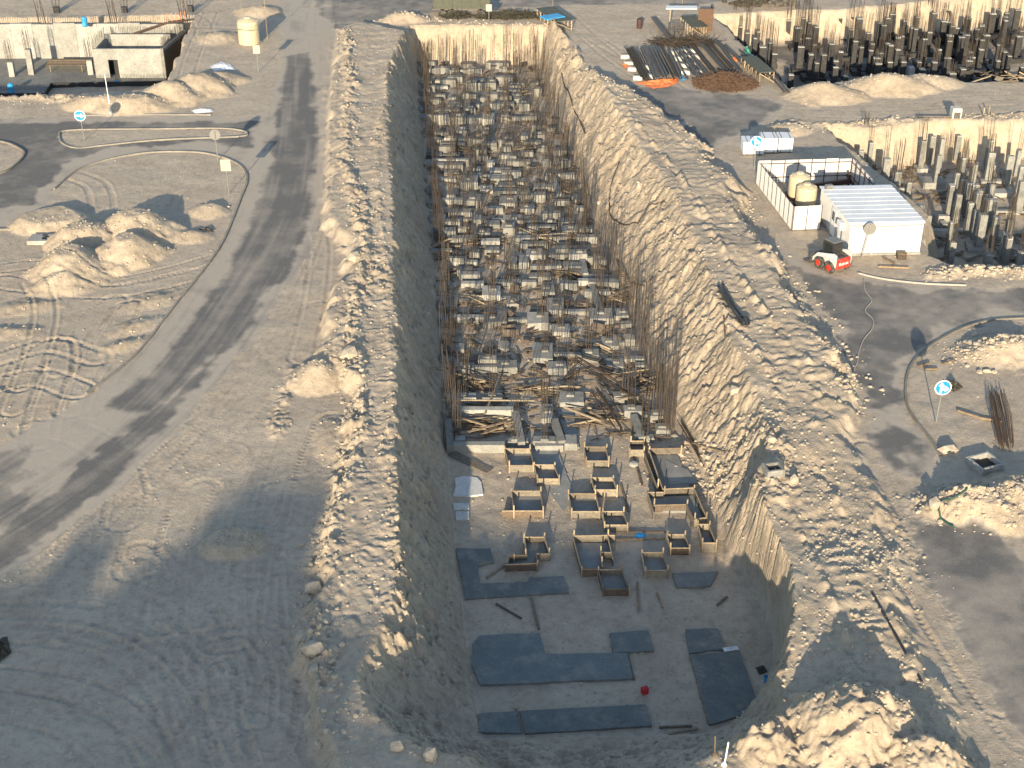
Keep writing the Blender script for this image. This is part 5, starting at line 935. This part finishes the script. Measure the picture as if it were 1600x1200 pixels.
cloth('tarpaulin', 'crumpled orange tarpaulin at the near ends of the steel bars', [zm(190, 745), zm(330, 725), zm(470, 720), zm(565, 700), zm(575, 735), zm(500, 775), zm(350, 795)], 'orange', .25); cloth('tarpaulin', 'blue sheet scrap beside the orange tarpaulin', [zm(560, 690), zm(610, 690), zm(635, 715), zm(590, 730)], 'bluet', .25); cloth('tarpaulin', 'pinkish sheet scrap between the white sleepers', [zm(60, 570), zm(110, 560), zm(140, 600), zm(100, 620)], 'orange', .15); cloth('tarpaulin', 'green plastic sheet at the edge of the black column pit', [zm(1140, 480), zm(1200, 450), zm(1220, 480), zm(1160, 505)], 'green', .5); cloth('tarpaulin', 'small orange sheet among the right hand bars', [zm(1040, 530), zm(1090, 520), zm(1110, 550), zm(1060, 560)], 'orange', .3)
cloth('plastic_sheet', 'white plastic sheets left of the upper left road', [(328, 104), (345, 97), (362, 102), (368, 110), (335, 111)], 'eps', .15); cloth('plastic_sheet', 'white sacks along the upper left kerb', [(298, 173), (330, 170), (335, 175), (305, 178)], 'eps', .15); cloth('plastic_sheet', 'white paper scrap by the big right pad', [(1128, 1013), (1152, 1010), (1155, 1016), (1132, 1019)], 'eps', .06, ZF+.1)
p = GG(1056, 54); t = thing('wire_basket', 'dark wire coil basket behind the bar bundles', 'basket', p); mb = MB()
for k in range(14): a = k/14*6.28; mb.tube([(.7*math.cos(a), .5*math.sin(a), 0), (.8*math.cos(a), .6*math.sin(a), 1.2)], .03, 4)
mb.build('uprights', 'barg', t)
for z in (.1, .6, 1.15): mb = MB(); mb.tube([(.76*math.cos(k/16*6.283), .56*math.sin(k/16*6.283), z) for k in range(17)], .035, 5); mb.build('hoop', 'barg', t)
p = GG(999, 44); mb = MB(p); mb.lathe(p, [(.28, 0), (.3, .4), (.26, .45), (.3, .5), (.3, .95), (.2, 1.0)], 14); tag(mb.build('oil_drum', 'dsteel'), 'brown steel drum standing alone by the bar yard', 'drum')
# covered trailer and yellow machine on the far road
p = GG(722, 22); T = thing('covered_trailer', 'long dull green covered trailer beyond the far end of the trench', 'trailer', p)
mb = MB(); n = 8; prof = [(-1.2, .9), (-1.2, 1.9), (-.9, 2.35), (0, 2.5), (.9, 2.35), (1.2, 1.9), (1.2, .9)]
vs = [(x, a, z) for x in (-3.0, 3.0) for a, z in prof]; m_ = len(prof); mb.add(vs, [tuple(range(m_-1, -1, -1)), tuple(range(m_, 2*m_))]+[(i, (i+1) % m_, m_+(i+1) % m_, m_+i) for i in range(m_)]); cv = mb.build('cover', 'gtarp', T)
for k in range(7): mb = MB(); mb.tube([(-2.9+k*.97, a*1.01, z+.01) for a, z in prof], .03, 5); mb.build('hoop', 'gtarp', cv)
mb = MB(); mb.box((0, 0, .8), (6.2, 2.3, .16)); mb.build('chassis', 'barg', T)
for x in (-2, -1, 2):
    for s in (-1, 1): mb = MB(); mb.tube([(x, s*.85, .42), (x, s*1.15, .42)], .42, 16); mb.build('wheel', 'rubber', T)
p = GG(1218, 6); T = thing('yellow_excavator', 'yellow digging machine cut off by the top edge of the photo', 'excavator', p)
mb = MB(); mb.cbox((0, 0, 1.3), (2.6, 2.2, .9), .1); bd = mb.build('body', 'yellow', T); mb = MB(); mb.cbox((-.6, -.3, 2.2), (1.0, 1.2, 1.3), .08); cb = mb.build('cab', 'yellow', T); mb = MB(); mb.box((-.6, -.91, 2.3), (.8, .03, .8)); mb.build('window', 'glass', cb); mb = MB(); mb.cbox((.9, 0, 1.6), (.8, 2.0, .8), .1); mb.build('counterweight', 'barg', T)
for s in (-1, 1):
    mb = MB(); q = [(-1.5, .4), (-1.3, .75), (1.3, .75), (1.5, .4), (1.3, .05), (-1.3, .05)]; mb.add([(x, s*.7, z) for x, z in q]+[(x, s*1.2, z) for x, z in q], [tuple(range(6)), tuple(range(11, 5, -1))]+[(i, 6+i, 6+(i+1) % 6, (i+1) % 6) for i in range(6)]); mb.build('track', 'rubber', T)
mb = MB(); mb.tube([(-1.1, .4, 1.5), (-2.6, .4, 3.6), (-4.0, .4, 3.0)], [.25, .22, .16], 8); mb.build('boom', 'yellow', T); mb = MB(); mb.tube([(-4.0, .4, 3.1), (-4.6, .4, 1.2)], .14, 8); mb.build('stick', 'yellow', T); mb = MB(); mb.cbox((-4.5, .4, .8), (.8, .9, .7), .1); mb.build('bucket', 'barg', T)
p = GG(1168, 8); mb = MB(p); 
for k in range(140): d = Vector((random.gauss(0, .7), random.gauss(0, .4), abs(random.gauss(0, .4)))); mb.rock(p+d, .3)
tag(mb.build('dark_bush', 'shrub'), 'dark round bush beside the far road left of the yellow machine', 'bush')
# timber heaps on the rim of the black column pit
random.seed(60)
for px, py, lab in ((1525, 128, 'tangle of boards on the near rim of the black column pit'), (1582, 128, 'second tangle of boards at the right end of the pit rim')):
    p = GG(px, py); t = thing('board_heap', lab, 'timber', p)
    for i in range(26): child('plank', random.choice(PLK), t, (random.gauss(0, 1.4), random.gauss(0, .7), .1+random.random()*.6), (random.gauss(0, .25), random.gauss(0, .25), random.uniform(-.8, .8)), (random.uniform(.3, .7), 1, 1))
p = GG(1492, 185); t = thing('pump_unit', 'small machine standing on the strip above the grey column pit', 'pump', p); mb = MB(); mb.cbox((0, 0, .55), (.8, .8, .9), .06); mb.build('housing', 'plaster', t); mb = MB(); mb.cbox((-.0, -.45, .4), (.5, .12, .5), .02); mb.build('panel', 'barg', t); mb = MB(); mb.tube([(-.4, 0, .15), (-3.2, .2, .12)], .09, 8); mb.build('pipe', 'barg', t)
p = GG(1422, 119); t = thing('white_pump', 'small white machine at the near rim of the black column pit', 'pump', p); mb = MB(); mb.cbox((0, 0, .5), (.6, .6, 1.0), .08); mb.build('housing', 'plaster', t); mb = MB(); mb.cbox((.5, 0, .3), (.4, .4, .6), .06); mb.build('motor', 'steel', t)
# hose, cables, pipes
def hose(name, lab, pts, r, mat, lift=.0, cat='hose'):
    P = [GG(*p)+Vector((0, 0, r+lift)) for p in smooth_line(pts, 6)]; mb = MB(P[0]); mb.tube(P, r, 6); return tag(mb.build(name, mat, None, None, True), lab, cat)
hose('water_hose', 'thin pale hose snaking over the asphalt by the loader', [(1349, 436), (1352, 455), (1362, 470), (1352, 485), (1364, 500), (1362, 515), (1350, 530), (1342, 550), (1340, 565), (1334, 580), (1334, 595)], .03, 'hose')
hose('pipe_bundle', 'black pipes lying on the right embankment', [(1122, 450), (1135, 475), (1150, 495), (1163, 510)], .10, 'pipe', .1, 'pipe'); hose('pipe_bundle', 'second black pipe beside the first on the embankment', [(1128, 448), (1145, 478), (1160, 500)], .08, 'pipe', .1, 'pipe'); hose('pipe_coil', 'coiled black pipe at the lower end of the embankment pipes', [(1150, 500), (1160, 512), (1170, 510), (1166, 500), (1154, 498)], .07, 'pipe', .12, 'pipe')
hose('black_cable', 'dark cable hanging down the right slope', [(968, 255), (955, 290), (952, 330), (958, 345), (975, 352), (1000, 345), (1015, 322), (1040, 318)], .05, 'cable', .05, 'cable'); hose('black_cable', 'dark pole lying down the far right slope', [(877, 125), (890, 155), (914, 212)], .05, 'cable', .15, 'pole'); hose('black_cable', 'short cable low on the right slope', [(985, 443), (1000, 445), (1020, 437)], .04, 'cable', .05, 'cable')
M['dgreen'] = m_plain('dark green hose', (.02, .07, .05), .6)
hose('green_hose', 'dark green hose draped over the stony mound at the right', [(1510, 768), (1490, 780), (1468, 788), (1470, 812), (1490, 826)], .05, 'dgreen', .05); hose('kerb_pipe', 'pale pipe half buried along the road below the cabin', [(1340, 427), (1380, 436), (1440, 443), (1510, 446)], .09, 'hose', -.09, 'pipe'); hose('overhead_wire', 'thin wire from the basement wall toward the cream tank', [(262, 66), (300, 72), (350, 74), (400, 77)], .02, 'cable', 1.8, 'wire')
p = GG(1400, 404); 
for a, b, lab in (((1380, 404), (1398, 414), 'short stick lying before the cabin'), ((1372, 418), (1420, 420), 'long batten on the sand before the cabin'), ((1496, 643), (1534, 655), 'light board on the right island'), ((1533, 655), (1565, 660), 'second light board beside the rusty mesh'), ((1434, 574), (1452, 568), 'short board at the island kerb'), ((1445, 578), (1465, 578), 'board just inside the island kerb'), ((1472, 570), (1490, 564), 'thin stick on the island'), ((1362, 925), (1440, 1065), 'long half buried black pipe on the near right bank')):
    A = GG(*a)+Vector((0, 0, .08)); Bq = GG(*b)+Vector((0, 0, .08)); mb = MB(A); mb.beam(A-Vector((0, 0, .1 if 'pipe' in lab else 0)), Bq-Vector((0, 0, .1 if 'pipe' in lab else 0)), .12, .1); tag(mb.build('plank' if 'pipe' not in lab else 'buried_pipe', 'wood' if 'pipe' not in lab else 'pipe'), lab, 'plank' if 'pipe' not in lab else 'pipe')
p = GG(1408, 404); t = thing('wooden_box', 'small brown wooden box on the sand before the cabin', 'box', p); mb = MB(); mb.cbox((0, 0, .2), (.6, .4, .4), .02); mb.build('body', 'formd', t); mb = MB(); mb.cbox((0, 0, .42), (.64, .44, .05), .01); mb.build('lid', 'wood', t)
def manhole(px, py, lab, sx, sy, rz, mat='concp'):
    p = GG(px, py); t = thing('inspection_chamber', lab, 'chamber', p, rz)
    for k in (-1, 1):
        mb = MB(); mb.cbox((k*sx/2, 0, .15), (.14, sy+.14, .4), .02); mb.build('side_wall', mat, t); mb = MB(); mb.cbox((0, k*sy/2, .152), (sx-.15, .14, .4), .02); mb.build('end_wall', mat, t)
    mb = MB(); mb.box((0, 0, .02), (sx-.1, sy-.1, .04)); mb.build('floor', 'membrane_hole', t)
p = GG(68, 376); t = thing('manhole_slab', 'pale concrete manhole slab beside the sand heaps', 'slab', p); mb = MB(); mb.cbox((0, 0, .1), (1.9, 1.3, .3), .03); mb.build('slab', 'concp', t)
mb = MB(); mb.lathe((.25, -.1, .245), [(.3, 0), (.3, .02), (.26, .025)], 18); mb.build('hole_shade', 'membrane_hole', t); mb = MB(); mb.box((.05, .35, .262), (.35, .22, .02)); mb.build('opening', 'membrane_hole', t)  # dark plates laid on the slab stand in for two shaded holes
manhole(1538, 728, 'grey concrete inspection box on the right island', 1.3, 1.2, .4); manhole(1208, 738, 'small timber and concrete crate on the right embankment', .8, .7, .2, 'conc')
cloth('rubbish_heap', 'dark rubbish with bottles behind the island sign', [(1472, 600), (1490, 595), (1505, 605), (1490, 614)], 'shrub', .25); cloth('rubbish_heap', 'dark scrub at the left edge on the shaded sand', [(-10, 1000), (12, 996), (18, 1020), (0, 1035), (-12, 1030)], 'shrub', .2); cloth('rubbish_heap', 'dark clothes dropped beside the big right pad', [(1180, 1044), (1192, 1040), (1200, 1050), (1186, 1056)], 'cable', .1, ZF); cloth('rubbish_heap', 'blue cloth scrap on the sand by the forms', [(993, 833), (1009, 834), (1007, 843), (992, 842)], 'bluet', .04, ZF); cloth('tyre_scrap', 'black rubber strip left of the kerb by the sand heaps', [(310, 360), (325, 357), (335, 362), (320, 367)], 'rubber', .15)
# ------------------------------------------------------------------ tower behind the camera, whose shadow lies on the lower left
sa, ca = math.sin(SUN_AZ), math.cos(SUN_AZ); rb = -55.0; te = math.tan(SUN_EL)
prof = [(-60, 905), (60, 888), (150, 815), (172, 822), (190, 905), (232, 862), (300, 838), (345, 772), (420, 742), (505, 748), (520, 860), (575, 915), (640, 1040), (720, 1060), (850, 1062), (1000, 1062), (1095, 1064)]
pts = sorted([(p.x*ca-p.y*sa, p.x*sa+p.y*ca) for p in (G(*q) for q in prof)])
T = thing('apartment_tower', 'tall pale building standing behind the viewer, seen only by its shadow', 'building', (pts[3][0]*ca+rb*sa, -pts[3][0]*sa+rb*ca, 0)); o = Vector(T.location)
edges = [pts[0][0]-60]+[(a[0]+b[0])/2 for a, b in zip(pts[:-1], pts[1:])]+[pts[-1][0]+.4]
for i, (s_, r_) in enumerate(pts):
    h = (r_-rb)*te; s0, s1 = edges[i], edges[i+1]-.01; mb = MB(o)
    q = [(s0*ca+rb*sa, -s0*sa+rb*ca), (s1*ca+rb*sa, -s1*sa+rb*ca), (s1*ca+(rb-12)*sa, -s1*sa+(rb-12)*ca), (s0*ca+(rb-12)*sa, -s0*sa+(rb-12)*ca)]
    mb.prism(q, 0, h); mb.build('tower_block', 'bldg', T)
